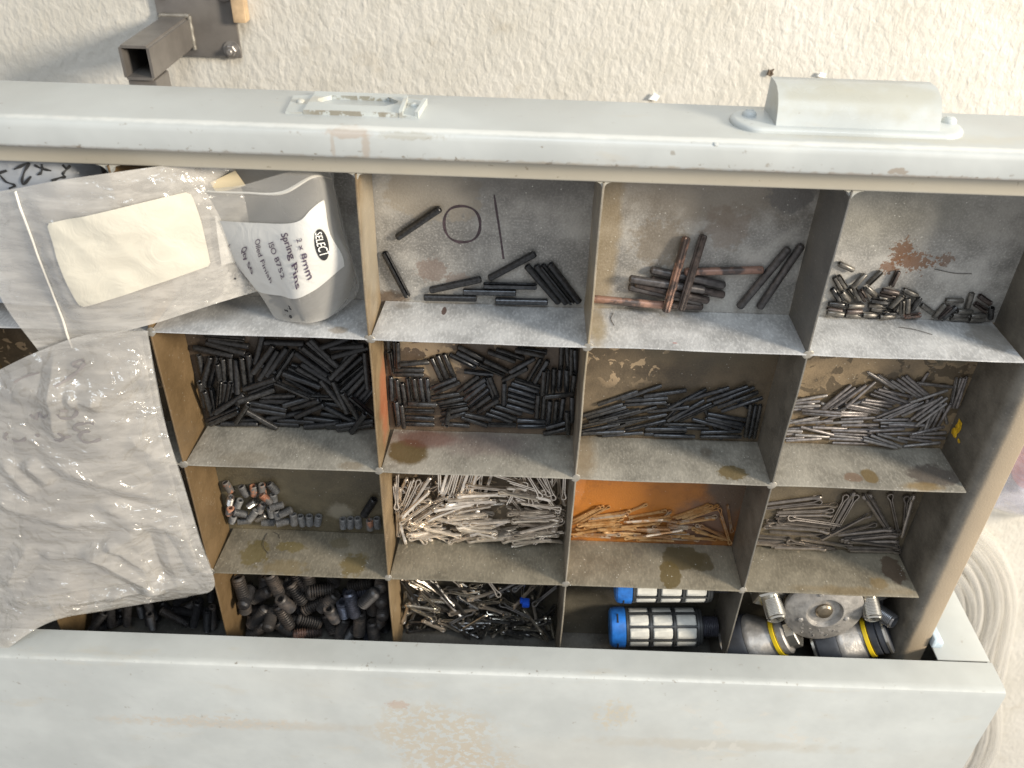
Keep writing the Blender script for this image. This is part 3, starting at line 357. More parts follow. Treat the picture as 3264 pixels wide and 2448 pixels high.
BAG_B = [[[29.3,66.6,-12],[36.2,68.1,-6],[46.3,70.6,-2],[55.3,72.8,-1],[73.7,77.5,-4],[86.6,73.4,-14]],[[24.6,64.4,-12],[33.6,66.7,-6],[52.5,68.4,-2],[69,69.8,0],[81.8,75.7,-4],[87.1,70.5,-15]],[[29.8,51,-12],[38.7,52.7,-8],[56.3,54.6,-3],[74.8,58.2,1],[85,65.1,-6],[87.5,61.4,-16]],[[33.6,38.8,-14],[40.8,39.4,-10],[56.3,39.2,-4],[74.3,45.1,2],[85.9,50.1,-6],[88.6,44.5,-18]],[[47.3,15.9,-14],[50.9,15.7,-12],[60.2,17.7,-7],[71.3,20.1,-2],[90,31.9,-10],[91.8,24.9,-20]],[[53.7,1,-14],[57.4,1.1,-12],[65.1,2.3,-9],[73,3.6,-7],[81,4.5,-12],[88.3,10.5,-21]]]
BAG_B_BACK = [[[24.7,66.1,-14],[31.5,74.9,-10],[45,74.6,-12],[58.6,74.3,-14],[72.3,72.9,-16],[87.1,72,-18]],[[23.1,62.6,-16],[29.1,64.4,-16],[46.4,64.2,-18],[60.7,64.9,-20],[75.7,68,-20],[86.6,64.8,-20]],[[27.5,48.2,-18],[33.4,46,-22],[49.4,44.6,-24],[67.9,46.4,-24],[81.4,54.5,-24],[87.1,51.5,-24]],[[31.2,35.8,-20],[34.9,31.2,-26],[48.4,26.7,-28],[65.9,29.7,-28],[80.9,36.6,-28],[89.2,32.2,-26]],[[46,13.6,-18],[46.9,8.7,-24],[54.2,6.6,-26],[64.4,6.1,-26],[86.7,20.3,-26],[92.3,13.9,-26]],[[53.4,0.3,-15],[56.9,0.2,-13.5],[64.2,0.4,-12],[72,1.4,-10.5],[81.5,3.6,-14.5],[89.9,7.6,-23]]]
BAG_D = [[[-63.2,77,-8],[-42.6,78.5,-6],[-24.9,77.4,-8],[-11.1,72.6,-16]],[[-66,62.4,-4],[-45.2,64,-2],[-26.9,63.9,-4],[-11.2,59.3,-16]],[[-74.8,39.8,-6],[-52.5,42.2,-3],[-35.4,36.9,-6],[-13,32.7,-16]],[[-90.4,6.9,-14],[-67.8,7.6,-8],[-48.3,3.7,-14],[-15.3,6.5,-20]]]
LABEL_A_ST = [[0.3607,0.2763],[0.7692,0.2302],[0.7945,0.6966],[0.4013,0.7404]]
LABEL_A2_ST = [[0.8276,0.4252],[0.9623,0.4274],[0.9569,0.7108],[0.83,0.7283]]
ZIP_A_ST = [[0.2023,0.0157],[0.2229,0.4164],[0.2259,0.6917],[0.2143,1]]
LABEL_B_ST = [[[0.0116,0.4035],[0.202,0.3961],[0.401,0.396],[0.6006,0.4],[0.6874,0.3846],[0.7972,0.4003]],[[0.0316,0.5834],[0.2011,0.5995],[0.3998,0.5997],[0.5996,0.5996],[0.6988,0.6006],[0.799,0.5926]],[[0.0224,0.7957],[0.2038,0.799],[0.3994,0.8002],[0.5998,0.7984],[0.6874,0.8082],[0.7957,0.7988]]]
TEXT_B = [['SELECT',[0.6986,0.5348],[0.7045,0.6975],[0.7462,0.5562]],['2 x 8mm',[0.5798,0.519],[0.6391,0.7389],[0.6113,0.5208]],['Spring Pins',[0.5024,0.4669],[0.5738,0.7534],[0.5352,0.457]],['ISO 8752',[0.4397,0.5247],[0.4774,0.7086],[0.4663,0.5127]],['Oiled Finish',[0.3745,0.5047],[0.3684,0.7353],[0.4039,0.4905]],['Qty 50',[0.2869,0.5783],[0.2332,0.7158],[0.3294,0.5512]],['019.1940',[0.1878,0.5866],[0,0.7339],[0.2264,0.5694]]]
LOGO = [[0.7624,0.651],[0.7558,0.668],[0.7488,0.683],[0.7419,0.6952],[0.7351,0.7042],[0.7285,0.7096],[0.7221,0.7112],[0.7159,0.7089],[0.7101,0.703],[0.7046,0.6937],[0.6997,0.6815],[0.6955,0.667],[0.6922,0.6506],[0.69,0.6329],[0.6892,0.6144],[0.6898,0.5957],[0.6918,0.5777],[0.6955,0.5619],[0.7012,0.5497],[0.7088,0.5423],[0.7182,0.5403],[0.7288,0.5435],[0.74,0.5515],[0.7507,0.5633],[0.76,0.5781],[0.7666,0.5952],[0.7693,0.6136],[0.7674,0.6325]]
MARK_C = [[[0.6185,0.2788],[0.5908,0.273],[0.5255,0.2718],[0.5068,0.2809],[0.5362,0.2932],[0.5823,0.2987],[0.54,0.2999],[0.5243,0.3112],[0.5493,0.3273],[0.5959,0.3312],[0.6381,0.3273]],[[0.3853,0.3083],[0.4379,0.3034],[0.4788,0.3039]],[[0.4217,0.2824],[0.4379,0.3034],[0.4058,0.3148]],[[0.3032,0.2801],[0.3055,0.2905]],[[0.1851,0.2838],[0.2072,0.2935],[0.2359,0.2932],[0.2475,0.2841]],[[0.1652,0.2594],[0.1535,0.2726],[0.1613,0.2846]],[[0.5326,0.2159],[0.5389,0.2327],[0.5039,0.2484],[0.4483,0.2393],[0.436,0.2248]],[[0.4887,0.2241],[0.457,0.2139]],[[0.3868,0.219],[0.3559,0.2286],[0.334,0.212],[0.3126,0.2298],[0.2911,0.2127]],[[0.6141,0.0827],[0.5916,0.0759],[0.556,0.0808],[0.5489,0.0902],[0.5831,0.0955],[0.6132,0.0895],[0.5691,0.1107],[0.514,0.1268],[0.4553,0.1319]],[[0.2392,0.0758],[0.2838,0.0719],[0.3617,0.0758]]]
MARK_D = [[[0.7821,0.0324],[0.7557,0.0798],[0.7305,0.1275],[0.7456,0.158],[0.7062,0.1729],[0.6512,0.2074]],[[0.7242,0.0345],[0.7559,0.0734]],[[0.5456,0.154],[0.5698,0.1303],[0.5773,0.0831],[0.5726,0.0432]],[[0.5195,0.0575],[0.5774,0.0889],[0.6466,0.1028]],[[0.3764,0.1003],[0.4212,0.0722],[0.4823,0.0374],[0.4505,0.1212],[0.4349,0.2081],[0.4476,0.2394],[0.5006,0.1655]],[[0.2667,0.1389],[0.3235,0.1118]],[[0.2668,0.1495],[0.3157,0.2174],[0.3813,0.2483],[0.3403,0.2773]]]
FOLDS_C = [[-0.0545,-0.1344,-0.0244,-0.1174,0.0022,0.007],[-0.0545,-0.1344,-0.0247,-0.1711,0.003,0.009],[-0.0244,-0.1174,-0.0247,-0.1711,-0.002,0.007],[-0.0816,-0.1377,-0.0545,-0.1344,0.002,0.006],[-0.0439,-0.1263,-0.0284,-0.1522,0.0018,0.005],[-0.0938,-0.0982,-0.0612,-0.1105,0.002,0.008],[-0.0612,-0.1105,-0.0269,-0.1136,0.0016,0.007],[-0.0398,-0.1003,-0.0069,-0.1207,0.0024,0.009],[-0.0069,-0.1207,-0.0018,-0.1547,0.0026,0.008],[-0.0686,-0.0268,-0.0385,-0.0282,0.0025,0.009],[-0.0385,-0.0282,-0.0252,-0.0304,0.0022,0.007],[-0.0281,-0.0295,-0.0008,-0.0156,0.0024,0.008],[-0.0426,-0.01,-0.0507,-0.0492,0.002,0.006],[-0.0034,-0.0188,-0.0023,-0.0446,0.0016,0.005],[-0.071,-0.0712,-0.0624,-0.0824,0.002,0.007],[-0.0833,-0.0726,-0.0745,-0.0912,0.0018,0.007],[-0.0565,-0.0698,-0.0066,-0.1006,0.0016,0.008],[-0.0756,-0.174,-0.0162,-0.1642,0.002,0.006],[-0.0621,-0.1876,-0.0496,-0.1675,0.0014,0.005],[-0.1089,-0.172,-0.0707,-0.1551,0.002,0.009],[-0.0901,-0.1324,-0.1093,-0.1624,0.0018,0.008],[-0.0158,-0.0547,-0.0012,-0.0906,0.0014,0.007],[-0.0055,-0.0399,-0.0149,-0.0597,0.0014,0.006]]

# ---------------------------------------------------------------- setting: floor
FZ = -0.33
def floor_mat():
    t = NT('painted_rough_floor'); v = t.pos()
    a = t.noise(v, 200, 3, .5, .3, stretch=(1, .6, 1)); b = t.noise(v, 330, 2, .5); c = t.noise(v, 12, 3)
    col = t.mix(t.ramp(c, .3, .7), (.51, .485, .425), (.575, .55, .495))
    col = t.mix(t.math('MULTIPLY', t.ramp(t.noise(v, 40, 4, .6), .56, .75), .35), col, (.40, .35, .27))
    col = t.mix(t.math('MULTIPLY', t.ramp(t.noise(v, 210, 3, .6), .70, .78), .5), col, (.22, .17, .12))
    bb = t.bump(a, .0017, .8); bb = t.bump(b, .0004, .6, bb)
    return t.finish(col, .55, 0, bb)
mb = MB()
gn = 60
def fl(x, y): return FZ + .0003 * noise.noise(Vector((x * 70, y * 70, 1))) + .0005 * noise.noise(Vector((x * 160, y * 160, 4)))
x0, x1, y0, y1 = -.32, .62, -.12, .22
NX, NY = 230, 84
vs = [Vector((x0 + (x1 - x0) * i / NX, y0 + (y1 - y0) * j / NY, 0)) for j in range(NY + 1) for i in range(NX + 1)]
for v in vs:
    e = min(1, 40 * min(v.x - x0, x1 - v.x, v.y - y0, y1 - v.y)); v.z = FZ + (fl(v.x, v.y) - FZ) * e
mb.add(vs, [(j * (NX + 1) + i, j * (NX + 1) + i + 1, (j + 1) * (NX + 1) + i + 1, (j + 1) * (NX + 1) + i) for j in range(NY) for i in range(NX)])
B = 6.0
ring = [(-B, -B), (B, -B), (B, B), (-B, B)]; inn = [(x0, y0), (x1, y0), (x1, y1), (x0, y1)]
mb.add([(x, y, FZ) for x, y in ring + inn], [(k, (k + 1) % 4, 4 + (k + 1) % 4, 4 + k) for k in range(4)])
floor = mb.obj('floor', floor_mat(), smooth=60)
floor['kind'] = 'structure'

# ---------------------------------------------------------------- cabinet
CYF0 = -.2015
PAINT = (.435, .452, .435)
cab_stains_highlight = [((.02, -.258, .031), (.07, .004, .01), (.37, .33, .27), .45, .6, 110, 2.2), ((.30, -.262, .031), (.07, .005, .01), (.37, .34, .28), .45, .6, 100, 2.2), ((.235, -.235, .031), (.006, .009, .01), (.36, .33, .27), .45, .6, 140, 2.0), ((.13, CYF0, .0303), (.30, .0012, .0014), (.62, .63, .60), .5, .5, 120, 1.2), ((.106, -.233, .031), (.006, .004, .02), (.36, .25, .19), .6, .3, 420, 2.6)]  # stains, plus a whitish ridge highlight painted along the lip edge
cab_patch = [((.12, CYF0, .0285), (.34, .003, .0036), (.20, .18, .15), .645, 330), ((.12, -.2035, .031), (.34, .0034, .002), (.24, .21, .17), .65, 260), ((.15, -.29, .031), (.30, .07, .01), (.30, .27, .22), .70, 90), ((.128, -.262, .031), (.036, .030, .03), (.40, .36, .29), .45, 230), ((.145, -.295, .031), (.034, .022, .03), (.40, .355, .285), .44, 230),
             ((.232, -.235, .031), (.012, .014, .02), (.42, .38, .30), .5, 260), ((-.01, -.257, .031), (.06, .006, .02), (.43, .39, .33), .50, 260),
             ((.31, -.25, .031), (.05, .03, .02), (.45, .44, .40), .58, 45)]
M_cab = m_paint('cabinet_paint', PAINT, cab_stains_highlight, cab_patch, .40)
cab = empty('cabinet', (.13, -.42, FZ), 'pale grey painted steel cabinet whose open top drawer holds the small parts', 'cabinet')
CX0, CX1, CYF, CT = -.27, .4500, -.2015, .0310
# top with a rounded front edge and the lip below it
prof = [(-.62, CT), (CYF - .0035, CT), (CYF - .0012, CT - .0007), (CYF - .0002, CT - .0024), (CYF, CT - .005), (CYF, .0108), (CYF - .0012, .0100), (CYF - .0022, .0108), (CYF - .0022, CT - .004), (-.62, CT - .003)]
MB().extrude(prof, 'x', CX0, CX1).obj('top_panel', M_cab, cab, 40)
MB().box((.4192, CYF - .0015, FZ + .01), (CX1 - .0004, CYF - .0003, .0093), .0003).obj('front_stile', M_cab, cab)
MB().box((CX0 + .001, CYF - .0015, FZ + .01), (-.222, CYF - .0003, .0093), .0003).obj('front_stile', M_cab, cab)
MB().box((CX1 - .0016, -.619, FZ + .01), (CX1 - .0002, CYF - .0016, CT - .0035)).obj('side_panel', M_cab, cab)
MB().box((CX0 + .0002, -.619, FZ + .01), (CX0 + .0016, CYF - .0016, CT - .0035)).obj('side_panel', M_cab, cab)
MB().box((CX0 + .002, -.6195, FZ + .01), (CX1 - .002, -.618, CT - .0035)).obj('back_panel', M_cab, cab)
MB().box((CX0 + .001, -.617, FZ), (CX1 - .001, CYF - .01, FZ + .0098)).obj('plinth', M_cab, cab)
for k in range(3):
    zt = -.046 - k * .089
    d = MB().box((-.2195, CYF - .012, zt - .085), (.4170, CYF + .0005, zt), .0015).obj('lower_drawer_front', M_cab, cab)
M_dark = m_simple('dark_iron', (.045, .043, .04), .5, .4, 300, .3)
brk = MB().box((.4188, CYF - .0008, -.012), (.4248, CYF + .0046, .0015), .0012).box((.4175, CYF + .001, -.008), (.4200, CYF + .0085, .0022), .0006)
M_bluegrey = m_simple('blue_grey_paint', (.42, .50, .56), .4, 0, 200, .2)
brk.obj('slide_bracket', M_bluegrey, cab)

# ---------------------------------------------------------------- drawer
dr = empty('drawer', (.1, -.08, -.039), 'open pale grey steel drawer divided into small compartments full of pins', 'drawer')
M_front = m_paint('drawer_front_paint', (.435, .452, .437),
    [((.1000, .0990, .009), (.0085, .0022, .006), (.33, .24, .17), .5, .25, 260, 1.7), ((.1065, .0935, .009), (.0016, .0050, .006), (.33, .25, .18), .5, .35, 300, 1.6), ((.094, .0935, .009), (.0008, .0045, .006), (.33, .25, .18), .4, .35, 300, 1.6), ((.124, .0985, .009), (.012, .0012, .006), (.30, .28, .22), .5, .4, 420, 2.8), ((.3121, .0915, .009), (.0038, .0014, .004), (.24, .19, .14), .7, .2, 420, 2.4),
     ((.17, .0885, .008), (.07, .0016, .004), (.30, .24, .16), .55, .5, 220, 2.4), ((.33, .0885, .008), (.09, .0013, .004), (.26, .20, .14), .6, .5, 240, 2.6), ((.02, .0885, .008), (.08, .0013, .004), (.24, .19, .14), .45, .5, 260, 2.6),
     ((.15, .083, .0), (.45, .0052, .004), (.42, .36, .25), .62, .4, 60, .7), ((.2, .1006, .006), (.3, .0012, .002), (.70, .70, .66), .5, .5, 120, 1.2), ((.31, .1012, -.004), (.05, .003, .006), (.42, .38, .27), .4, .5, 90, 1.4)], [((.11, .0900, .0088), (.34, .0018, .003), (.17, .14, .10), .60, 330), ((.11, .095, .009), (.34, .006, .003), (.20, .17, .13), .69, 240), ((.11, .083, .0), (.34, .005, .003), (.17, .14, .09), .655, 300), ((.11, .1004, -.015), (.34, .002, .02), (.30, .28, .23), .68, 130)], .36)  # pale strip on the outer rolled edge is a highlight put into the colour
fp = [(.0790, -.0345), (.0790, -.0010), (.0793, -.0003), (.0800, 0), (.0862, 0), (.0876, .0006), (.0882, .0020), (.0884, .0066), (.0887, .0078), (.0894, .0086), (.0904, .0089), (.0970, .0092), (.0984, .0089), (.0995, .0080), (.1001, .0066), (.1003, .0050), (.1003, -.0360), (.0998, -.0378), (.0985, -.0386), (.0790, -.0388)]
MB().extrude(fp, 'x', -.214, .4168).obj('front_panel', M_front, dr, 50)

# side walls with a rolled top rail
M_side = m_galv('side_wall_zinc', (.15, .135, .11), .15, .5, .5, [((.412, -.10, .0), (.0062, .4, .004), (.33, .265, .185), .9, .25, 90, .5), ((.3998, -.064, -.026), (.003, .008, .006), (.55, .33, .02), .0, .3, 300, 1)], .45, None, .15)
sp = [(.4000, -.0345), (.4001, -.0060), (.4012, -.0028), (.4034, -.0010), (.4066, -.0001), (.4158, .0001), (.4166, -.0004), (.4167, -.0012), (.4167, -.0380), (.4150, -.0386), (.4000, -.0386)]
MB().extrude(sp, 'y', -.2448, .0788).obj('side_wall', M_side, dr, 60)
MB().extrude([(-.2 - (x - .4), z) for x, z in sp], 'y', -.2448, .0788).obj('side_wall', M_side, dr, 60)
MB().box((-.1998, -.2470, -.0386), (.3998, -.2452, -.0006), .0002).obj('back_wall', m_galv('back_zinc', (.16, .15, .13)), dr)
yf = m_simple('yellow_wax', (.72, .44, .02), .5, 0, 400, .4)
t = MB()
for (yy, zz, ry, rz, n) in ((-.0600, -.0285, .0042, .0030, 9), (-.0650, -.0292, .0030, .0036, 8), (-.0655, -.0238, .0012, .0016, 6)):
    pts = [(.39985 - .0002, yy + ry * math.cos(2 * PI * k / n) * (.7 + .5 * rnd.random()), zz + rz * math.sin(2 * PI * k / n) * (.7 + .5 * rnd.random())) for k in range(n)]
    t.add(pts + [(.3992, yy, zz)], [(k, (k + 1) % n, n) for k in range(n)])
t.obj('wax_smear', yf, dr, 0)

# floor of the tray, one sheet, each compartment with its own wear
FL = -.0347
YS = [.079, 0, -.08, -.16, -.245]
tray = MB(); cells = []
for r in range(4):
    for c in range(-2, 4):
        cells.append((r + 1, c))
        nx, ny = 2, 2
        tray.add([(c * .1, YS[r + 1], FL), (c * .1 + .1, YS[r + 1], FL), (c * .1 + .1, YS[r], FL), (c * .1, YS[r], FL)], [(0, 1, 2, 3)])
me = mesh_from('tray_floor', [v - dr.location for v in tray.v], tray.f, 0)
BEI = (.36, .27, .17)
def cell_mat(r, c):
    cx, cy = c * .1 + .05, (YS[r] + YS[r - 1]) / 2
    nm = 'tray_floor_zinc_%d_%d' % (r, c + 2)
    st = []
    if r == 1:
        base = (.37, .355, .325); kw = dict(metal=.3, rough=.5, dirt=.5, speck=.6)
        if c == 3:
            st = [((.3445, .0365, FL), (.0045, .0055, .01), (.16, .075, .035), .9, .10, 520, 4.2), ((.352, .031, FL), (.009, .004, .01), (.18, .09, .045), .85, .10, 560, 4.4), ((.341, .028, FL), (.004, .003, .01), (.18, .09, .045), .8, .10, 560, 4.2), ((.366, .033, FL), (.003, .003, .01), (.15, .08, .045), .7, .12, 520, 3.6), ((.33, .06, FL), (.05, .02, .01), (.20, .19, .15), .5, .5, 50, 1)]
        if c == 2:
            st = [((.25, .066, FL), (.045, .018, .01), (.20, .165, .12), .65, .4, 90, 1.2), ((.232, .036, FL), (.012, .012, .01), (.19, .15, .10), .6, .3, 300, 2.2), ((.262, .045, FL), (.010, .010, .01), (.19, .14, .10), .5, .3, 300, 2.2), ((.207, .04, FL), (.006, .05, .01), (.27, .20, .10), .6, .4, 120, 1), ((.288, .066, FL), (.011, .012, .01), (.13, .125, .12), .7, .12, 160, 1.4)]
        if c == 1:
            st = [((.127, .058, FL), (.022, .014, .01), (.33, .29, .23), .7, .1, 130, 1.6), ((.17, .068, FL), (.035, .013, .01), (.12, .11, .095), .65, .5, 70, 1), ((.126, .018, FL), (.007, .006, .01), (.20, .14, .11), .6, .2, 400, 2.2), ((.138, .014, FL), (.006, .003, .01), (.20, .14, .11), .5, .2, 400, 2.2), ((.105, .002, FL), (.008, .004, .01), (.10, .06, .03), .8, .3, 300, 1.2)]
        return m_galv(nm, base, stains=st, **kw)
    base = (.125, .095, .060); kw = dict(metal=.12, rough=.48, dirt=.5, speck=.35, grain=.6, chips=(BEI, .60, 170, None, None))
    if (r, c) == (2, 0): base = (.075, .055, .038); kw['chips'] = (BEI, .74, 170, None, None)
    if (r, c) == (2, 1):
        base = (.13, .095, .065); kw['chips'] = (BEI, .47, 75, (.115, -.028, FL), (.016, .028, .02))
        st = [((.112, -.013, FL), (.012, .012, .01), (.40, .32, .20), .9, .06, 160, .9), ((.125, -.037, FL), (.010, .006, .01), (.36, .27, .17), .9, .06, 260, 1.4), ((.133, -.033, FL), (.006, .008, .01), (.36, .27, .17), .9, .06, 300, 1.8), ((.18, -.012, FL), (.006, .012, .01), (.30, .23, .15), .8, .1, 200, 1.2), ((.158, -.02, FL), (.002, .012, .01), (.30, .23, .15), .6, .1, 200, 1.2)]
    if (r, c) == (2, 2):
        kw['chips'] = (BEI, .565, 150, (.222, -.022, FL), (.022, .022, .02))
        st = [((.27, -.012, FL), (.04, .02, .01), (.11, .095, .06), .6, .5, 50, 1)]
    if (r, c) == (2, 3):
        base = (.235, .175, .105); kw['chips'] = ((.10, .075, .045), .53, 120, None, None)
        st = [((.385, -.012, FL), (.016, .014, .01), (.10, .09, .06), .7, .1, 120, 1.6), ((.372, -.008, FL), (.008, .005, .01), (.19, .165, .12), .8, .15, 200, 1.2)]
    if (r, c) == (3, 0):
        base = (.125, .105, .065); kw['chips'] = ((.34, .29, .22), .72, 150, None, None)
        st = [((.0095, -.093, FL), (.0033, .012, .01), (.33, .26, .19), .95, .06, 150, .6), ((.088, -.093, FL), (.014, .012, .01), (.12, .085, .07), .6, .3, 90, 1.2), ((.068, -.143, FL), (.007, .006, .01), (.24, .22, .17), .7, .4, 250, 1.4), ((.07, -.1, FL), (.0025, .004, .01), (.42, .35, .28), .9, .06, 300, 1.2)]
    if (r, c) == (3, 2):
        base = (.22, .085, .018); kw['chips'] = ((.17, .065, .022), .55, 110, None, None)
        st = [((.205, -.105, FL), (.0045, .025, .01), (.42, .19, .08), .9, .08, 120, .5), ((.230, -.130, FL), (.035, .030, .01), (.46, .165, .022), .75, .6, 150, 2.0), ((.262, -.118, FL), (.022, .018, .01), (.40, .15, .025), .65, .6, 150, 2.0), ((.222, -.104, FL), (.012, .007, .01), (.22, .085, .025), .7, .4, 180, 2.4), ((.250, -.100, FL), (.014, .006, .01), (.20, .080, .025), .7, .4, 180, 2.4), ((.23, -.092, FL), (.030, .007, .01), (.15, .065, .02), .7, .4, 120, 1.4), ((.291, -.105, FL), (.013, .035, .01), (.11, .075, .05), .95, .3, 80, .6), ((.28, -.14, FL), (.016, .016, .01), (.14, .085, .06), .8, .3, 90, .8)]
    if (r, c) == (3, 3): base = (.125, .100, .064); kw['chips'] = ((.24, .17, .11), .60, 90, (.33, -.09, FL), (.03, .012, .02))
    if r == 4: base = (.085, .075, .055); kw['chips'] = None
    return m_galv(nm, base, stains=st, **kw)
for k, (r, c) in enumerate(cells): me.materials.append(cell_mat(r, c))
for k, p in enumerate(me.polygons): p.material_index = k
tf = put('tray_floor', me, None, dr)
MB().box((-.1998, -.2450, -.0386), (.3998, .0788, -.0351)).obj('tray_underside', M_dark, dr)
# pen marks on the tray floor: a ring and a stroke
M_ink = m_simple('marker_ink', (.055, .035, .04), .5, 0, 500, .4)
mk = MB()
cx, cy = .1408, .0423
N = 40; pts = [(cx + .0083 * math.cos(2 * PI * k / N) - .0004, cy + .0094 * math.sin(2 * PI * k / N) + .0004 * math.sin(6 * PI * k / N)) for k in range(N)]
vs = []
for k, (x, y) in enumerate(pts):
    w = .00056 + .00014 * math.sin(k * .7); dx, dy = x - cx, y - cy; l = math.hypot(dx, dy)
    vs += [(x + dx / l * w, y + dy / l * w, FL + .00012), (x - dx / l * w, y - dy / l * w, FL + .00012)]
mk.add(vs, [(2 * k, 2 * k + 1, 2 * ((k + 1) % N) + 1, 2 * ((k + 1) % N)) for k in range(N)])
ln = [(.1549, .0573, .0003), (.1556, .0523, .00055), (.1569, .0447, .0005), (.1585, .0345, .00045), (.1598, .0253, .0005)]
vs = []
for x, y, w in ln: vs += [(x - w, y, FL + .00012), (x + w, y, FL + .00012)]
mk.add(vs, [(2 * k, 2 * k + 1, 2 * k + 3, 2 * k + 2) for k in range(4)])
mk.add([(.1390 + .0007 * math.cos(a), .0331 + .0007 * math.sin(a), FL + .00016) for a in [k * PI / 4 for k in range(8)]], [tuple(range(8))])
mk.obj('pen_marks', M_ink, dr, 0)

# dividers: long plates front to back, short plates across, weld blobs where they meet
OCH_REFL = (.150, .098, .047)  # brown reflection of the surroundings, painted into the divider colour
OILC = (.125, .085, .030)
M_long = {  # brown bases carry reflected surroundings as plate colour
 -2: m_galv('divider_zinc_a', (.21, .13, .055)), -1: m_galv('divider_zinc_b', (.145, .098, .048), .1, .45, .5, (), .3, None, .3),
 0: m_galv('divider_zinc_c', OCH_REFL, .1, .42, .5, (), .22, None, .3),
 1: m_galv('divider_zinc_d', (.21, .150, .082), .12, .42, .7, [((.101, .04, -.02), (.01, .035, .02), (.42, .38, .30), .55, .5, 60, 1), ((.101, -.052, -.025), (.004, .022, .012), (.40, .13, .06), .7, .5, 90, 1.2)], .3, None, .35),
 2: m_galv('divider_zinc_e', (.30, .265, .21), .25, .42, .7, [((.201, .005, -.01), (.01, .03, .03), (.40, .31, .18), .5, .6, 70, 1.2)], .35, None, .35),
 3: m_galv('divider_zinc_f', (.17, .155, .13), .2, .45, .7, [((.3, .05, -.01), (.01, .04, .02), (.13, .135, .14), .5, .6, 70, 1)], .35, None, .3)}
TH = .0009
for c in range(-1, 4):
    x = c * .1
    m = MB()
    # slightly bowed plate with a worn, not quite straight top edge
    ny = 26; vs = []
    for j in range(ny + 1):
        y = .0788 + (-.2450 - .0788) * j / ny
        bow = .0005 * noise.noise(Vector((c * 3.1, y * 25, 0)))
        for sx, z in ((-1, FL + .0004), (-1, -.0003), (-.6, -.0001), (.6, -.0001), (1, -.0003), (1, FL + .0004)):
            vs.append((x + bow + sx * TH / 2, y, z))
    fs = [(j * 6 + k, j * 6 + (k + 1) % 6, (j + 1) * 6 + (k + 1) % 6, (j + 1) * 6 + k) for j in range(ny) for k in range(6)]
    fs += [tuple(range(6)), tuple(ny * 6 + k for k in range(5, -1, -1))]
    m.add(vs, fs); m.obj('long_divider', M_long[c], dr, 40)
SH = {1: (.55, .55, .54), 2: (.335, .312, .262), 3: (.245, .217, .162)}  # stronger light on the front row put into the zinc tone, darker row by row
SH_ST = {
 (2, 0): [((.085, -.08, -.003), (.006, .004, .003), (.20, .15, .09), .5, .3, 300, 1.4), ((.03, -.08, -.006), (.012, .004, .006), (.24, .20, .14), .4, .4, 200, 1.2)],
 (2, 1): [((.1125, -.08, -.0165), (.0105, .004, .0105), OILC, .92, .14, 130, .7), ((.120, -.08, -.028), (.018, .004, .007), (.17, .075, .055), .75, .4, 120, 1.1), ((.15, -.08, -.025), (.025, .004, .01), (.21, .15, .14), .5, .5, 80, 1)],
 (2, 2): [((.2815, -.08, -.0085), (.0075, .004, .0055), (.16, .115, .045), .85, .15, 300, 1.2), ((.27, -.08, -.024), (.003, .004, .004), (.18, .15, .11), .6, .3, 300, 1.4), ((.205, -.08, -.02), (.006, .004, .02), (.28, .20, .11), .6, .5, 120, 1)],
 (2, 3): [((.3525, -.08, -.0095), (.0042, .004, .0055), (.20, .14, .06), .85, .15, 250, .7), ((.3436, -.08, -.0080), (.0050, .004, .0035), (.23, .15, .10), .75, .15, 250, .8), ((.386, -.08, -.012), (.0125, .004, .0085), (.12, .10, .085), .8, .15, 200, 1.1), ((.378, -.08, -.003), (.010, .004, .003), (.26, .18, .08), .8, .4, 200, 1)],
 (3, 0): [((.021, -.16, -.015), (.008, .004, .010), (.17, .135, .055), .8, .15, 240, 1.9), ((.040, -.16, -.021), (.008, .004, .004), (.19, .15, .06), .75, .2, 260, 1.7), ((.079, -.16, -.009), (.007, .004, .009), (.17, .125, .045), .8, .2, 240, 1.7), ((.040, -.16, -.005), (.012, .004, .006), (.20, .15, .07), .6, .3, 240, 1.8), ((.068, -.16, -.026), (.006, .004, .004), (.17, .14, .08), .55, .2, 260, 1.6)],
 (3, 2): [((.2690, -.16, -.023), (.0125, .004, .0095), (.115, .090, .045), .9, .08, 150, .8), ((.2600, -.16, -.010), (.0060, .004, .0110), (.135, .100, .040), .9, .08, 190, .8), ((.279, -.16, -.021), (.0075, .004, .008), (.12, .095, .05), .85, .1, 170, .8), ((.243, -.16, -.026), (.003, .004, .004), (.16, .14, .11), .6, .2, 300, 1.6)],
 (3, 3): [((.3905, -.16, -.020), (.0062, .004, .0105), (.11, .075, .05), .85, .1, 180, 1.2), ((.379, -.16, -.009), (.005, .004, .004), (.22, .155, .07), .7, .3, 240, 1.4), ((.36, -.16, -.003), (.03, .004, .003), (.24, .17, .08), .5, .5, 160, 1.4)],
 (1, 0): [((.085, 0, -.006), (.004, .004, .003), (.28, .22, .15), .6, .3, 300, 1.2), ((.03, 0, -.02), (.02, .004, .01), (.30, .29, .27), .5, .5, 90, 1)],
 (1, 1): [((.132, 0, -.027), (.0012, .004, .0035), (.12, .07, .055), .9, .1, 400, .8), ((.112, 0, -.03), (.004, .004, .003), (.25, .22, .18), .5, .4, 300, 1.2)],
 (1, 2): [((.205, 0, -.02), (.004, .004, .02), (.38, .30, .17), .7, .5, 120, 1), ((.24, 0, -.005), (.0012, .004, .0006), (.5, .2, .18), .7, .2, 300, .5)],
 (1, 3): [((.392, 0, -.022), (.010, .004, .012), (.22, .195, .16), .7, .3, 150, 1.4)]}
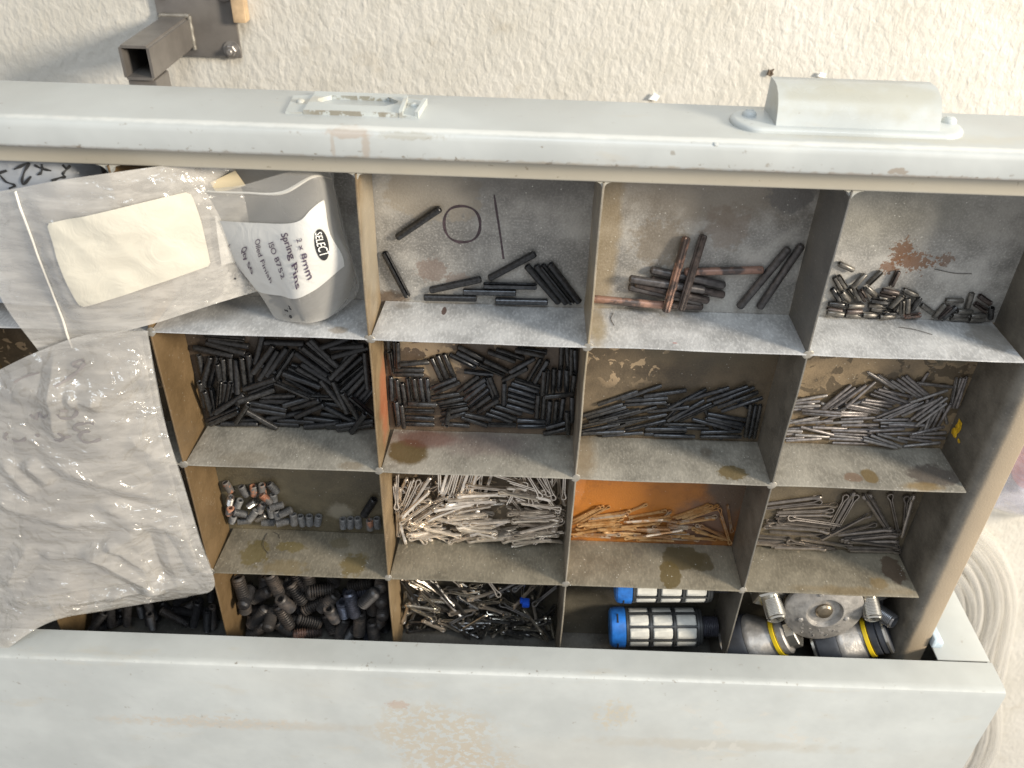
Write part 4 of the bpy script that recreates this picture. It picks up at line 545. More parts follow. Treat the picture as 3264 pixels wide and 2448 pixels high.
for r in (1, 2, 3):
    y = YS[r]
    for c in range(-2, 4):
        xl, xr = c * .1 + TH / 2, c * .1 + .1 - TH / 2 + .0002
        if c == 3: xr = .3988
        m = MB(); n = 18; vs = []
        for i in range(n + 1):
            f = i / n
            bow = .0009 * noise.noise(Vector((c * 2 + f * 2, r * 5.0, 2)))
            for sy, z in ((1, FL + .0003), (1, -.0003), (.6, .0001), (-.6, .0001), (-1, -.0003), (-1, FL + .0003)):
                gap = .0003 + (.0021 if c != 3 else .0012) * min(1, -z / .030) if z < -.0004 else .0002
                xa = xl + gap; xb = xr - (.0002 if c < 3 else (.0004 if z < -.006 else .0032 * 0))
                vs.append((xa + (xb - xa) * f, y + bow + sy * TH / 2, z))
        fs = [(i * 6 + k, i * 6 + (k + 1) % 6, (i + 1) * 6 + (k + 1) % 6, (i + 1) * 6 + k) for i in range(n) for k in range(6)]
        fs += [tuple(range(6)), tuple(n * 6 + k for k in range(5, -1, -1))]
        m.add(vs, fs)
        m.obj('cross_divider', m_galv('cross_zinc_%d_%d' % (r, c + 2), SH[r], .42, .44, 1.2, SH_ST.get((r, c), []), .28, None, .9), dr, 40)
M_weld = m_galv('weld_metal', (.33, .305, .26), .4, .35, .6, (), .4, None, .8)
wme = None
for r in (1, 2, 3):
    for c in range(-1, 4):
        if wme is None:
            bm = bmesh.new(); bmesh.ops.create_icosphere(bm, subdivisions=2, radius=1)
            for v in bm.verts: v.co *= 1 + .22 * noise.noise(v.co * 2.3)
            wme = bpy.data.meshes.new('weld_bead'); bm.to_mesh(wme); bm.free()
            for p in wme.polygons: p.use_smooth = True
            wme.materials.append(M_weld)
        o = put('weld_bead', wme, None, dr)
        o.location = Vector((c * .1 + rnd.uniform(-.0004, .0004), YS[r] + rnd.uniform(-.0003, .0004), -.0004)) - dr.location
        o.scale = (.0027, .0022, .0006); o.rotation_euler = (0, 0, rnd.random() * 6)
# rounded gussets where the long dividers run into the front panel
for c in range(-1, 4):
    for s in (-1, 1):
        m = MB(); R0 = .0045 if (c == 3 and s == 1) or c == 0 else .0026; x = c * .1; N = 7
        arc = [(x + s * (TH / 2) + s * (R0 - R0 * math.sin(k / N * PI / 2)), .0789 - (R0 - R0 * math.cos(k / N * PI / 2)) ) for k in range(N + 1)]
        poly = [(x + s * TH / 2 * .9, .0790)] + arc
        vs = [(px, py, -.0006) for px, py in poly] + [(px, py, -.0045) for px, py in poly]; n = len(poly)
        m.add(vs, [tuple(range(n)), tuple(range(2 * n - 1, n - 1, -1))] + [(k, (k + 1) % n, n + (k + 1) % n, n + k) for k in range(n)])
        m.obj('gusset', M_front, dr, 40)

# label holder, painted over, on the drawer's front face
LH = MB(); yF = .1003
def slab(xz, y0, y1):
    n = len(xz); LH.add([(x, y0, z) for x, z in xz] + [(x, y1, z) for x, z in xz], [tuple(range(n)), tuple(range(2 * n - 1, n - 1, -1))] + [(k, (k + 1) % n, n + (k + 1) % n, n + k) for k in range(n)])
X0, X1, ZT, ZB = .0800, .1180, -.0066, -.0310
wl, wr, wt, wb = .0850, .1135, -.0148, -.0262
slab([(X0, ZT), (X1, ZT), (X1, wt), (X0, wt)], yF - .0002, yF + .0017)
slab([(X0, wb), (X1, wb), (X1, ZB), (X0, ZB)], yF - .0002, yF + .0017)
slab([(X0, wt), (wl - .002, wt), (wl - .002, wb), (X0, wb)], yF - .0002, yF + .00168)
slab([(wr + .002, wt), (X1, wt), (X1, wb), (wr + .002, wb)], yF - .0002, yF + .00168)
for sx, xx in ((1, wl - .002), (-1, wr + .002)):
    for zz, sz in ((wt, 1), (wb, -1)):
        slab([(xx, zz), (xx + sx * .0045, zz), (xx, zz - sz * .0045)], yF, yF + .0017)
slab([(.0730, -.0062), (X0, -.0068), (X0, -.0290), (.0715, -.0270)], yF - .0002, yF + .0008)
slab([(X1, -.0068), (.1245, -.0058), (.1262, -.0262), (X1, -.0290)], yF - .0002, yF + .0008)
slab([(.1178, -.0064), (.1192, -.0064), (.1192, -.0250), (.1178, -.0250)], yF, yF + .0030)
slab([(.1240, -.0064), (.1254, -.0060), (.1272, -.0240), (.1258, -.0244)], yF, yF + .0026)
M_hold = m_paint('holder_paint', (.465, .492, .475), [((.095, .1016, -.020), (.03, .004, .004), (.36, .31, .22), .4, .4, 260, 1.8)], [((.099, .102, -.0064), (.022, .004, .0009), (.20, .17, .12), .47, 190), ((.099, .102, -.0256), (.016, .004, .0010), (.20, .18, .13), .47, 190), ((.099, .1004, -.0150), (.016, .002, .0008), (.24, .21, .15), .5, 190)], .36)
lh = LH.obj('label_holder', M_hold, dr, 30)
for xx in (.0762, .1222):
    MB().lathe([(.0001, 0), (.0019, .0001), (.0017, .0008), (.0009, .0013), (.0002, .0014)], 10, axis_mat((xx, yF + .0007, -.019), (0, 1, 0))).obj('rivet', M_hold, lh, 60)

# cup pull: flat oval flange on the face, hood standing out from it
hx0, hx1, hz = .2498, .3424, -.0152
HN = MB()
N = 14; oval = []
rz = .0122
for k in range(N + 1):
    a = PI / 2 + PI * k / N; oval.append((hx0 + .0105 + .0105 * math.cos(a), hz + rz * math.sin(a)))
for k in range(N + 1):
    a = -PI / 2 + PI * k / N; oval.append((hx1 - .0105 + .0105 * math.cos(a), hz + rz * math.sin(a)))
n = len(oval); cxh = (hx0 + hx1) / 2
rings = [(1, 0), (1, .0010), (.985, .0017), (.96, .0020)]
vs = [(cxh + (x - cxh) * s, yF + d, hz + (z - hz) * (1 - (1 - s) * 3.5)) for s, d in rings for x, z in oval]
HN.add(vs, [(i * n + k, i * n + (k + 1) % n, (i + 1) * n + (k + 1) % n, (i + 1) * n + k) for i in range(3) for k in range(n)] + [tuple(3 * n + k for k in range(n))])
# hood: from the flange's upper edge the skin sweeps out and down
prof = [(.0018, -.0066), (.0034, -.0072), (.0066, -.0082), (.0100, -.0100), (.0127, -.0128), (.0145, -.0165), (.0152, -.0210), (.0150, -.0275)]
def hood_x(s, d):   # ends lean in a little with depth
    e = .0105 + .022 * d
    return (hx0 + .0125 + e * .35) if s < 0 else (hx1 - .0085 - e * .35)
vs = []; cols = 11
for d, z in prof:
    a, b = hood_x(-1, d), hood_x(1, d)
    for i in range(cols): vs.append((a + (b - a) * i / (cols - 1), yF + d, z))
for d, z in prof:
    a, b = hood_x(-1, d) + .001, hood_x(1, d) - .001
    for i in range(cols): vs.append((a + (b - a) * i / (cols - 1), yF + max(.0018, d - .0012), z - .0012))
m_ = len(prof)
fs = [(j * cols + i, j * cols + i + 1, (j + 1) * cols + i + 1, (j + 1) * cols + i) for j in range(m_ - 1) for i in range(cols - 1)]
off = m_ * cols
fs += [tuple(off + q for q in reversed(f)) for f in fs]
j = m_ - 1
fs += [(j * cols + i, j * cols + i + 1, off + j * cols + i + 1, off + j * cols + i) for i in range(cols - 1)]
HN.add(vs, fs)
# end cheeks
for s in (-1, 1):
    edge = [(hood_x(s, d), yF + d, z) for d, z in prof]
    base = [(hood_x(s, d) + s * .0002, yF + .0018, z) for d, z in prof]
    k = len(edge)
    HN.add(edge + base, [(q, q + 1, k + q + 1, k + q) for q in range(k - 1)])
M_hand = m_paint('handle_paint', (.445, .470, .460), [((.30, .112, -.014), (.04, .006, .010), (.33, .31, .23), .55, .6, 90, 1.8)], None, .28)
hd = HN.obj('cup_handle', M_hand, dr, 50)
for xx in (.2578, .3385):
    s = MB().lathe([(.0002, 0), (.0030, 0), (.0029, .0010), (.0022, .0018), (.0010, .0022), (.0002, .0023)], 14, axis_mat((xx, yF + .0019, -.0185), (0, 1, 0)))
    s.box((xx - .0016, yF + .0036, -.0188), (xx + .0016, yF + .0043, -.0182))
    s.obj('screw', M_hand, hd, 40)
MB().lathe([(.0001, 0), (.0009, .00005), (.0003, .0002)], 8, axis_mat((.2405, .0995, .0084), (.1, .8, .6))).obj('paint_dent', M_front, dr, 60)

# ---------------------------------------------------------------- bracket standing on the floor
M_tube = m_simple('grey_brown_steel', (.175, .160, .145), .40, .3, 60, .12, .0002)
bk = empty('tube_bracket', (-.074, .052, FZ), 'brown grey square tube bracket welded to a bolted base plate', 'bracket')
MB().box((-.0995, .0325, FZ + .0015), (-.0430, .0850, FZ + .0045), .0004).obj('base_plate', M_tube, bk)
# square tube, open at the top
def sq_tube(x0, x1, y0, y1, z0, z1, w):
    m = MB()
    o = [(x0, y0), (x1, y0), (x1, y1), (x0, y1)]; i = [(x0 + w, y0 + w), (x1 - w, y0 + w), (x1 - w, y1 - w), (x0 + w, y1 - w)]
    vs = [(*p, z0) for p in o] + [(*p, z1) for p in o] + [(*p, z1) for p in i] + [(*p, z0) for p in i]
    fs = []
    for a in range(3): fs += [(a * 4 + k, a * 4 + (k + 1) % 4, (a + 1) * 4 + (k + 1) % 4, (a + 1) * 4 + k) for k in range(4)]
    m.add(vs, fs + [(12, 13, 14, 15)])
    bm = bmesh.new(); bm.from_mesh(m.mesh('t', 0))
    es = [e for e in bm.edges if abs(e.verts[0].co.z - e.verts[1].co.z) > .01 and abs(e.verts[0].co.x - (x0 + x1) / 2) > (x1 - x0) / 2 - w * .5]
    bmesh.ops.bevel(bm, geom=es, offset=.0016, segments=3, affect='EDGES'); bm.verts.index_update()
    r = MB(); r.add([v.co.copy() for v in bm.verts], [[v.index for v in f.verts] for f in bm.faces]); bm.free()
    return r
sq_tube(-.0968, -.0768, .0385, .0605, FZ + .0046, -.2450, .0018).obj('upright_tube', M_tube, bk)
MB().box((-.0964, -.03, -.2720), (-.0772, .0382, -.2475), .0014).obj('cross_tube', M_tube, bk)
wl_ = MB()
for a, b in (((-.0975, .0612), (-.0762, .0612)), ((-.0762, .0612), (-.0762, .0380)), ((-.0975, .0380), (-.0975, .0612))):
    N = 12; wl_.tube([(a[0] + (b[0] - a[0]) * k / N, a[1] + (b[1] - a[1]) * k / N, FZ + .0055) for k in range(N + 1)], [.0012 + .0006 * rnd.random() for k in range(N + 1)], 6)
wl_.obj('weld_bead', M_weld, bk, 60)
M_bolt = m_simple('bolt_steel', (.33, .31, .29), .35, .6, 200, .2)
for bx, by in ((-.0490, .0385), (-.0490, .0780), (-.0935, .0780), (-.0935, .0372)):
    b = MB().lathe([(.0062, 0), (.0062, .0010)], 18, Matrix.Translation((bx, by, FZ + .0046))).lathe([(.0040, .0011), (.0040, .0036), (.0034, .0041)], 6, Matrix.Translation((bx, by, FZ + .0046)))
    b.lathe([(.0021, .0042), (.0021, .0075), (.0016, .0080)], 10, Matrix.Translation((bx, by, FZ + .0046)))
    b.obj('bolt', M_bolt, bk, 30)
tag(MB().box((-.0426, .0590, FZ + .0010), (-.0335, .0900, FZ + .0120), .0008).obj('wood_block', m_simple('raw_pine', (.56, .40, .24), .6, 0, 90, .25, .0003), None), 'small raw wood offcut lying beside the bolted base plate', 'wood offcut')

# bits on the floor
M_twig = m_simple('dead_leaf', (.10, .07, .045), .7, 0, 200, .3)
def chip(name, x, y, pts, h, mat, lab, cat):
    m = MB(); n = len(pts)
    vs = [(x + a, y + b, FZ + .0022 + .0006 * math.sin(k)) for k, (a, b) in enumerate(pts)] + [(x + a * .8, y + b * .8, FZ + .0022 + h + .0006 * math.cos(k * 2)) for k, (a, b) in enumerate(pts)]
    m.add(vs, [tuple(range(n))[::-1], tuple(range(n, 2 * n))] + [(k, (k + 1) % n, n + (k + 1) % n, n + k) for k in range(n)])
    return tag(m.obj(name, mat, None, 0), lab, cat)
M_chip = m_simple('pale_flake', (.85, .84, .80), .6, 0, 200, .05)
chip('dead_leaf', .3487, .0345, [(-.0026, -.0014), (.0006, -.0026), (.0026, -.0006), (.0012, .0012), (.0026, .0032), (-.0006, .002), (-.002, .0026)], .001, M_twig, 'shrivelled dark leaf scrap on the floor left of the cup handle', 'leaf scrap')
chip('paint_flake', .2645, .0140, [(-.004, -.002), (.003, -.003), (.005, .001), (0, .003)], .0008, M_chip, 'white paint flake on the floor by the middle of the drawer edge', 'paint flake')
chip('paint_flake', .3860, .0345, [(-.003, -.001), (.003, -.002), (.004, .001), (-.001, .002)], .0008, M_chip, 'white paint flake on the floor just behind the cup handle', 'paint flake')

# ---------------------------------------------------------------- small parts: one mesh per kind, one object per part
def spring_pin(L, D, wall=.2, slot=26, name='spring_pin'):
    """rolled tube with a slot along it and chamfered ends; axis x"""
    R, r = D / 2, D / 2 * (1 - wall * 2); seg = 14; s0 = math.radians(slot / 2)
    rows = [(-L / 2, R * .80), (-L / 2 + .0004, R), (L / 2 - .0004, R), (L / 2, R * .80)]
    inner = [(L / 2 - .0002, r), (L / 2 - L * .3, r), (-L / 2 + L * .3, r), (-L / 2 + .0002, r)]
    prof = rows + inner; n = len(prof); vs = []
    for x, q in prof:
        for k in range(seg + 1):
            a = s0 + (2 * PI - 2 * s0) * k / seg + PI / 2
            vs.append((x, q * math.cos(a), q * math.sin(a)))
    w = seg + 1
    fs = [(i * w + k, i * w + k + 1, ((i + 1) % n) * w + k + 1, ((i + 1) % n) * w + k) for i in range(n) for k in range(seg)]
    fs += [tuple(i * w for i in range(n)), tuple(i * w + seg for i in range(n - 1, -1, -1))]
    return fix(mesh_from(name, vs, fs, 35))
def dowel(L, D, name='dowel_pin'):
    R = D / 2; seg = 12
    prof = [(-L / 2, R * .55), (-L / 2 + .0005, R * .9), (-L / 2 + .0009, R), (L / 2 - .0009, R), (L / 2 - .0005, R * .9), (L / 2, R * .55)]
    m = MB(); m.lathe([(q, x) for x, q in prof], seg, Matrix.Rotation(PI / 2, 4, 'Y')); return m.mesh(name, 40)
def grooved(L, D, name='grooved_pin'):
    seg = 18; m = MB(); R = D / 2; prof = [(-L / 2, .8), (-L / 2 + .0006, 1), (L / 2 - .0006, 1), (L / 2, .8)]; vs = []
    for x, s in prof:
        for k in range(seg): 
            q = R * s * (1 if k % 3 else .80); a = 2 * PI * k / seg; vs.append((x, q * math.cos(a), q * math.sin(a)))
    m.add(vs, [(i * seg + k, i * seg + (k + 1) % seg, (i + 1) * seg + (k + 1) % seg, (i + 1) * seg + k) for i in range(3) for k in range(seg)] + [tuple(range(seg)), tuple(3 * seg + k for k in range(seg - 1, -1, -1))])
    return m.mesh(name, 15)
def set_screw(L, D, pitch, name='set_screw'):
    """threaded grub screw with hexagon socket, axis x, socket at -x"""
    R = D / 2; d = pitch * .72; seg = 14; m = MB(); n = int(L / pitch); vs = []; fs = []
    prof = [(-L / 2, R * .80), (-L / 2 + pitch * .4, R * .93)]
    x = -L / 2 + pitch * .5
    while x < L / 2 - pitch * 1.4:
        prof += [(x + pitch * .25, R), (x + pitch * .42, R), (x + pitch * .75, R - d), (x + pitch * .9, R - d)]; x += pitch
    prof += [(L / 2 - pitch * .9, R * .92), (L / 2 - pitch * .1, R * .62), (L / 2, R * .5)]
    for x, q in prof:
        for k in range(seg):
            a = 2 * PI * k / seg; vs.append((x + 0, q * math.cos(a), q * math.sin(a)))
    N = len(prof)
    fs = [(i * seg + k, i * seg + (k + 1) % seg, (i + 1) * seg + (k + 1) % seg, (i + 1) * seg + k) for i in range(N - 1) for k in range(seg)]
    fs.append(tuple((N - 1) * seg + k for k in range(seg)))
    s = len(vs); h = R * .56
    for xx in (-L / 2 + .0002, -L / 2 + L * .38):
        for k in range(seg):
            a = 2 * PI * k / seg; b = ((a + PI / 6) % (PI / 3)) - PI / 6; q = h * .87 / math.cos(b); vs.append((xx, q * math.cos(a), q * math.sin(a)))
    fs += [(k, s + k, s + (k + 1) % seg, (k + 1) % seg) for k in range(seg)]
    fs += [(s + k, s + seg + k, s + seg + (k + 1) % seg, s + (k + 1) % seg) for k in range(seg)] + [tuple(s + seg + k for k in range(seg))]
    m.add(vs, fs); return m.mesh(name, 25)
def cotter(L, w, eye, short=.94, name='split_pin'):
    """split pin: two half-round legs and an eye at -x; eye lies in the xy plane"""
    r = w * .29; g = r * .93; m = MB(); E_ = L * .0 + eye; x0 = -L / 2
    path = [(x0 + L * short, g), (x0 + L * .6, g * 1.02), (x0 + E_ * 1.75, g * 1.1), (x0 + E_ * 1.35, g + E_ * .10), (x0 + E_ * .95, E_ * .40), (x0 + E_ * .5, E_ * .5), (x0 + E_ * .14, E_ * .36), (x0, 0),
            (x0 + E_ * .14, -E_ * .36), (x0 + E_ * .5, -E_ * .5), (x0 + E_ * .95, -E_ * .40), (x0 + E_ * 1.35, -g - E_ * .10), (x0 + E_ * 1.75, -g * 1.1), (x0 + L * .6, -g * 1.02), (x0 + L, -g)]
    m.tube([(x, y, 0) for x, y in path], r, 6, squash=1.7)
    return m.mesh(name, 50)

M_black = m_simple('black_oiled_steel', (.024, .024, .025), .38, .3, 700, .5, .00006)
M_black2 = m_simple('worn_black_steel', (.040, .039, .038), .27, .4, 500, .5, .00006)
M_blueblack = m_simple('blue_black_steel', (.060, .062, .066), .26, .6, 500, .4, .00005)
M_grey = m_simple('dull_grey_steel', (.185, .168, .160), .42, .5, 500, .35, .00006)
M_grey2 = m_simple('pale_grey_steel', (.20, .186, .175), .40, .4, 500, .3, .00006)
M_nickel = m_simple('bright_plated_steel', (.62, .57, .49), .22, .9, 300, .15)
M_bronze = m_simple('tarnished_steel', (.10, .092, .080), .36, .4, 500, .35)
M_brownp = m_simple('brown_black_steel', (.060, .046, .040), .42, .3, 380, .5, .0001)
def two_tone(name, a, b, sc, lo, hi, rough=.42, metal=.3, bump=.0001):
    t = NT(name); v = t.pos(); n = t.noise(v, sc, 4, .6); n2 = t.noise(v, 600, 3)
    col = t.mix(t.ramp(n, lo, hi), a, b); col = t.mix(t.math('MULTIPLY', t.ramp(n2, .5, .75), .4), col, tuple(x * .45 for x in a))
    return t.finish(col, rough, metal, t.bump(n2, bump))
M_copper = two_tone('coppery_steel', (.075, .058, .052), (.30, .175, .13), 90, .42, .56)
M_copper2 = two_tone('rusty_brown_steel', (.050, .036, .032), (.22, .125, .090), 160, .45, .62)
M_dowel = m_simple('dark_dowel_steel', (.080, .072, .069), .40, .4, 400, .35, .00006)
M_zincgrey = m_simple('grey_phosphate', (.150, .148, .145), .55, .25, 500, .25, .0001)
M_rustset = two_tone('rusted_grey_steel', (.16, .15, .14), (.36, .17, .10), 170, .47, .56, .6, .15)
M_shiny = m_simple('bare_shiny_steel', (.30, .285, .265), .28, .9, 300, .2)
M_setbrown = two_tone('browned_screw_steel', (.048, .043, .040), (.140, .112, .092), 120, .45, .72, .5, .25)
M_setblue = m_simple('blued_screw_steel', (.095, .10, .125), .35, .55, 400, .3)
M_setdark = m_simple('dark_screw_steel', (.030, .029, .030), .42, .3, 500, .4)
M_cot = m_simple('zinc_plated_wire', (.80, .72, .62), .28, .78, 300, .15)
M_cot2 = m_simple('aged_plated_wire', (.58, .51, .43), .28, .8, 300, .2)
M_wire32 = m_simple('dull_plated_wire', (.225, .20, .178), .32, .75, 300, .2)
M_wire32b = m_simple('grey_plated_wire', (.34, .30, .26), .28, .8, 300, .2)
M_rustw = two_tone('rusted_wire', (.34, .165, .050), (.47, .29, .13), 140, .40, .62, .6, .25)
M_rustw2 = two_tone('part_rusted_wire', (.40, .21, .09), (.52, .43, .33), 110, .42, .6, .45, .5)
M_mixdark = m_simple('dark_wire', (.13, .125, .12), .28, .85, 300, .3)
M_mixlight = m_simple('light_wire', (.50, .46, .39), .24, .9, 300, .2)

def place(name, me, rec, roll, label, cat, group, mat=None):
    x, y, z, yaw, pit = rec
    o = bpy.data.objects.new(name, me); COL.objects.link(o)
    if mat is not None:
        o.material_slots[0].link = 'OBJECT'; o.material_slots[0].material = mat
    o.matrix_world = Matrix.Translation((x, y, z)) @ Matrix.Rotation(yaw, 4, 'Z') @ Matrix.Rotation(-pit, 4, 'Y') @ Matrix.Rotation(roll, 4, 'X')
    return tag(o, label, cat, group)
def recs(key):
    for s in PILES[key].split(';'):
        p = s.split()
        fl = p[5] if len(p) > 5 else ''
        if fl == 'A': fl = ''
        yield (float(p[0]) / 1e4, float(p[1]) / 1e4, float(p[2]) / 1e4, math.radians(float(p[3])), math.radians(float(p[4]))), fl
def where(key, rec):
    b = BOX[key]; x, y, z, yaw, pit = rec
    u, v = (x - b[0]) / (b[1] - b[0]), (y - b[2]) / (b[3] - b[2])
    h = ('left', 'middle', 'right')[min(2, max(0, int(u * 3)))]; g = ('lower', 'mid', 'upper')[min(2, max(0, int(v * 3)))]
    a = math.degrees(yaw) % 180
    d = 'lying level' if a < 15 or a > 165 else 'standing upright' if abs(pit) > 1.2 else 'lying upright' if 70 < a < 110 else 'rising rightward' if a < 90 else 'falling rightward'
    pl = 'centre' if (g, h) == ('mid', 'middle') else h if g == 'mid' else g + ' ' + h
    return d + ', ' + pl
BOX = {}
for k_ in PILES:
    rr = list(recs(k_)); BOX[k_] = (min(r[0][0] for r in rr), max(r[0][0] for r in rr) + 1e-6, min(r[0][1] for r in rr), max(r[0][1] for r in rr) + 1e-6)
def with_mat(me, m): me.materials.append(m); return me
def pile(key, name, meshes, mats, label, cat, group, special=None, roll=None):
    """meshes: variants; mats: [(material, weight)]"""
    for k, (rec, fl) in enumerate(recs(key)):
        me = meshes[k % len(meshes)]
        u = rnd.random(); acc = 0; mt = mats[-1][0]
        for m_, w in mats:
            acc += w
            if u < acc: mt = m_; break
        lab, gr, nm = label.replace('@', where(key, rec)), group, name
        if special and fl in special:
            mt, lab, me2, gr = special[fl]
            if me2 is not None: me = me2
        rl = rnd.random() * 2 * PI if roll is None else roll(k)
        place(nm, me, rec, rl, lab, cat, gr, mt)

me25 = with_mat(spring_pin(.0255, .0034), M_black)
for k, (rec, fl) in enumerate(recs('long')):
    labs = {0: 'long black spring pin lying alone beside the drawn ring', 1: 'long black spring pin with a bright edge leaning on the left wall'}
    o = place('spring_pin', me25, rec, (0, 2.6, 0, 1.0, 2.0, 2.4, 1.4, .6, .2, 3, 5.6, .4)[k] + PI, labs.get(k, 'long black spring pin ' + where('long', rec) + ' of the heap below the drawn ring'), 'spring pin', None if k in labs else 'long spring pins below the drawn ring', M_blueblack if k in (3, 4, 5) else M_black)
me37 = with_mat(dowel(.037, .0039), M_brownp); me37g = with_mat(grooved(.037, .0040), M_brownp)
sp = {'C': (M_copper, '', None, None), 'C2': (M_copper2, 'brown grooved pin lying across the heap, left of its twin', me37g, None), 'C3': (M_brownp, 'dark grooved pin lying across the heap, right of the brown one', me37g, None)}
cu = 0
for k, (rec, fl) in enumerate(recs('copper')):
    lab, mt, me, gr = 'dark dowel pin ' + where('copper', rec) + ' of the heap under the crossing pins', M_brownp, me37, 'dark dowel pins under the crossing pins'
    if fl in ('C', 'AC'):
        cu += 1; mt = M_copper; gr = None
        lab = 'copper coloured dowel pin along the shelf edge behind the upright divider' if cu == 1 else 'copper coloured dowel pin lying level behind the two crossing pins'
    elif fl: mt, lab, me, gr = sp[fl]
    if not fl and k in (8, 9):
        gr = None; lab = 'dark dowel pin leaning on the right wall, ' + ('nearer the two crossing pins' if k == 8 else 'touching the wall'); mt = M_dowel
    if not fl and k in (2, 3, 5, 6): mt = M_dowel if k != 3 else M_brownp
    place('dowel_pin', me, rec, rnd.random() * 6, lab, 'pin', gr, mt)
me8 = with_mat(spring_pin(.0083, .00275, .14, 34), M_bronze)
pile('tiny', 'short_spring_pin', [me8], [(M_bronze, .7), (M_brownp, .15), (M_black2, .15)], 'tiny plated spring pin @ of the heap below the rust stain', 'spring pin', 'tiny spring pins below the rust stain',
     {'C': (M_copper, 'copper coloured tiny spring pin at the middle of its heap', None, None), 'S': (M_bronze, 'tiny spring pin showing its slot, left of the heap below the rust stain', None, 'tiny spring pins below the rust stain')})
me20 = with_mat(spring_pin(.0203, .0031), M_black)
pile('b20', 'black_spring_pin', [me20], [(M_black, .72), (M_black2, .28)], 'black spring pin @ of the crowded heap beside the clear bag', 'spring pin', 'black spring pins heaped next to the clear bag')
me15 = with_mat(spring_pin(.0152, .00275), M_black)
pile('b15', 'black_spring_pin', [me15], [(M_black2, .7), (M_blueblack, .3)], 'short black spring pin @ of the heap above the red stained shelf', 'spring pin', 'short black spring pins above the red brown stain',
     {'UP': (M_black2, 'short black spring pin with a coppery end pointing up', None, None)})
me22 = with_mat(spring_pin(.0222, .0022), M_blueblack)
pile('b22', 'thin_spring_pin', [me22], [(M_blueblack, .75), (M_black2, .25)], 'thin black spring pin @ of the heap above the orange compartment', 'spring pin', 'thin spring pins above the orange compartment')
me19 = with_mat(spring_pin(.0192, .00172, .2, 20), M_grey)
pile('g19', 'thin_grey_pin', [me19], [(M_grey, .6), (M_grey2, .4)], 'thin grey spring pin @ of the heap beside the yellow wax', 'spring pin', 'thin grey spring pins by the yellow wax')
ms4 = with_mat(set_screw(.0080, .0044, .0006), M_zincgrey); ms4l = with_mat(set_screw(.0155, .0048, .0007), M_setdark)
gl = 'small grey set screws in the mostly empty compartment'
pile('set4', 'small_set_screw', [ms4], [(M_zincgrey, 1)], 'small grey set screw @ of its mostly empty compartment', 'set screw', gl,
     {'O': (M_rustset, 'small set screw with orange rust among the grey ones', None, 'rusty small set screws'), 'B': (M_rustset, 'small brownish set screw nearest the top left of its compartment', None, None), 'S': (M_shiny, 'small bare shiny set screw among the grey ones', None, 'shiny small set screws'),
      'L': (M_setdark, 'long dark set screw leaning in the right corner with the small grey ones', ms4l, None)})
c_roll = lambda k: rnd.gauss(0, .18) if rnd.random() < .6 else PI / 2 + rnd.gauss(0, .25)
mc23 = [with_mat(cotter(.0232, .00185, .0027, s), M_cot) for s in (.93, .97)]
pile('cot', 'split_pin', mc23, [(M_cot, .65), (M_cot2, .35)], 'bright plated split pin @ of the deep silver heap', 'split pin', 'bright split pins in the deep heap', None, c_roll)
mc22 = [with_mat(cotter(.0225, .00135, .0020, s), M_rustw) for s in (.94, .98)]
pile('rust', 'rusty_split_pin', mc22, [(M_rustw, .68), (M_rustw2, .32)], 'rusty split pin @ of the orange stained compartment', 'split pin', 'rusty split pins', None, c_roll)
mc32 = [with_mat(cotter(.0322, .0018, .0031, s), M_wire32) for s in (.95, .98)]
pile('cot32', 'long_split_pin', mc32, [(M_wire32, .62), (M_wire32b, .38)], 'long dull split pin @ of the right hand compartment', 'split pin', 'long split pins in the right hand compartment', None, c_roll)
ms8 = [with_mat(set_screw(.0180, .0078, .00155), M_setbrown), with_mat(set_screw(.0158, .0078, .00155), M_setbrown)]
pile('set8', 'large_set_screw', ms8, [(M_setbrown, .80), (M_setblue, .06), (M_setdark, .14)], 'big brown black set screw @ of its heap at the cabinet edge', 'set screw', 'big set screws',
     {'O': (M_copper, 'big set screw with orange brown rust lying at the front of its heap', None, None)})
ms5 = with_mat(set_screw(.0200, .0052, .0012), M_setdark)
pile('set5', 'dark_set_screw', [ms5], [(M_setdark, .75), (M_setbrown, .25)], 'slim dark set screw @ of the heap below the clear bag', 'set screw', 'slim set screws below the clear bag')
mcm = [with_mat(cotter(.0210, .0018, .0029, s), M_mixlight) for s in (.93, .98)] + [with_mat(cotter(.0170, .0019, .0029, .95), M_mixlight)]
pile('cotmix', 'small_split_pin', mcm, [(M_mixdark, .5), (M_mixlight, .36), (M_cot2, .14)], 'small split pin @ of the tangled heap at the cabinet edge', 'split pin', 'mixed split pins at the cabinet edge', None, lambda k: rnd.random() * PI)
m = MB(); m.box((.1765, -.2050, -.0250), (.1812, -.2008, -.0200), .0010); m.box((.1752, -.2030, -.0250), (.1770, -.2005, -.0215), .0006)
tag(m.obj('plastic_scrap', m_simple('blue_plastic', (.015, .085, .55), .35, 0), None), 'small bright blue plastic scrap among the tangled split pins', 'plastic scrap')
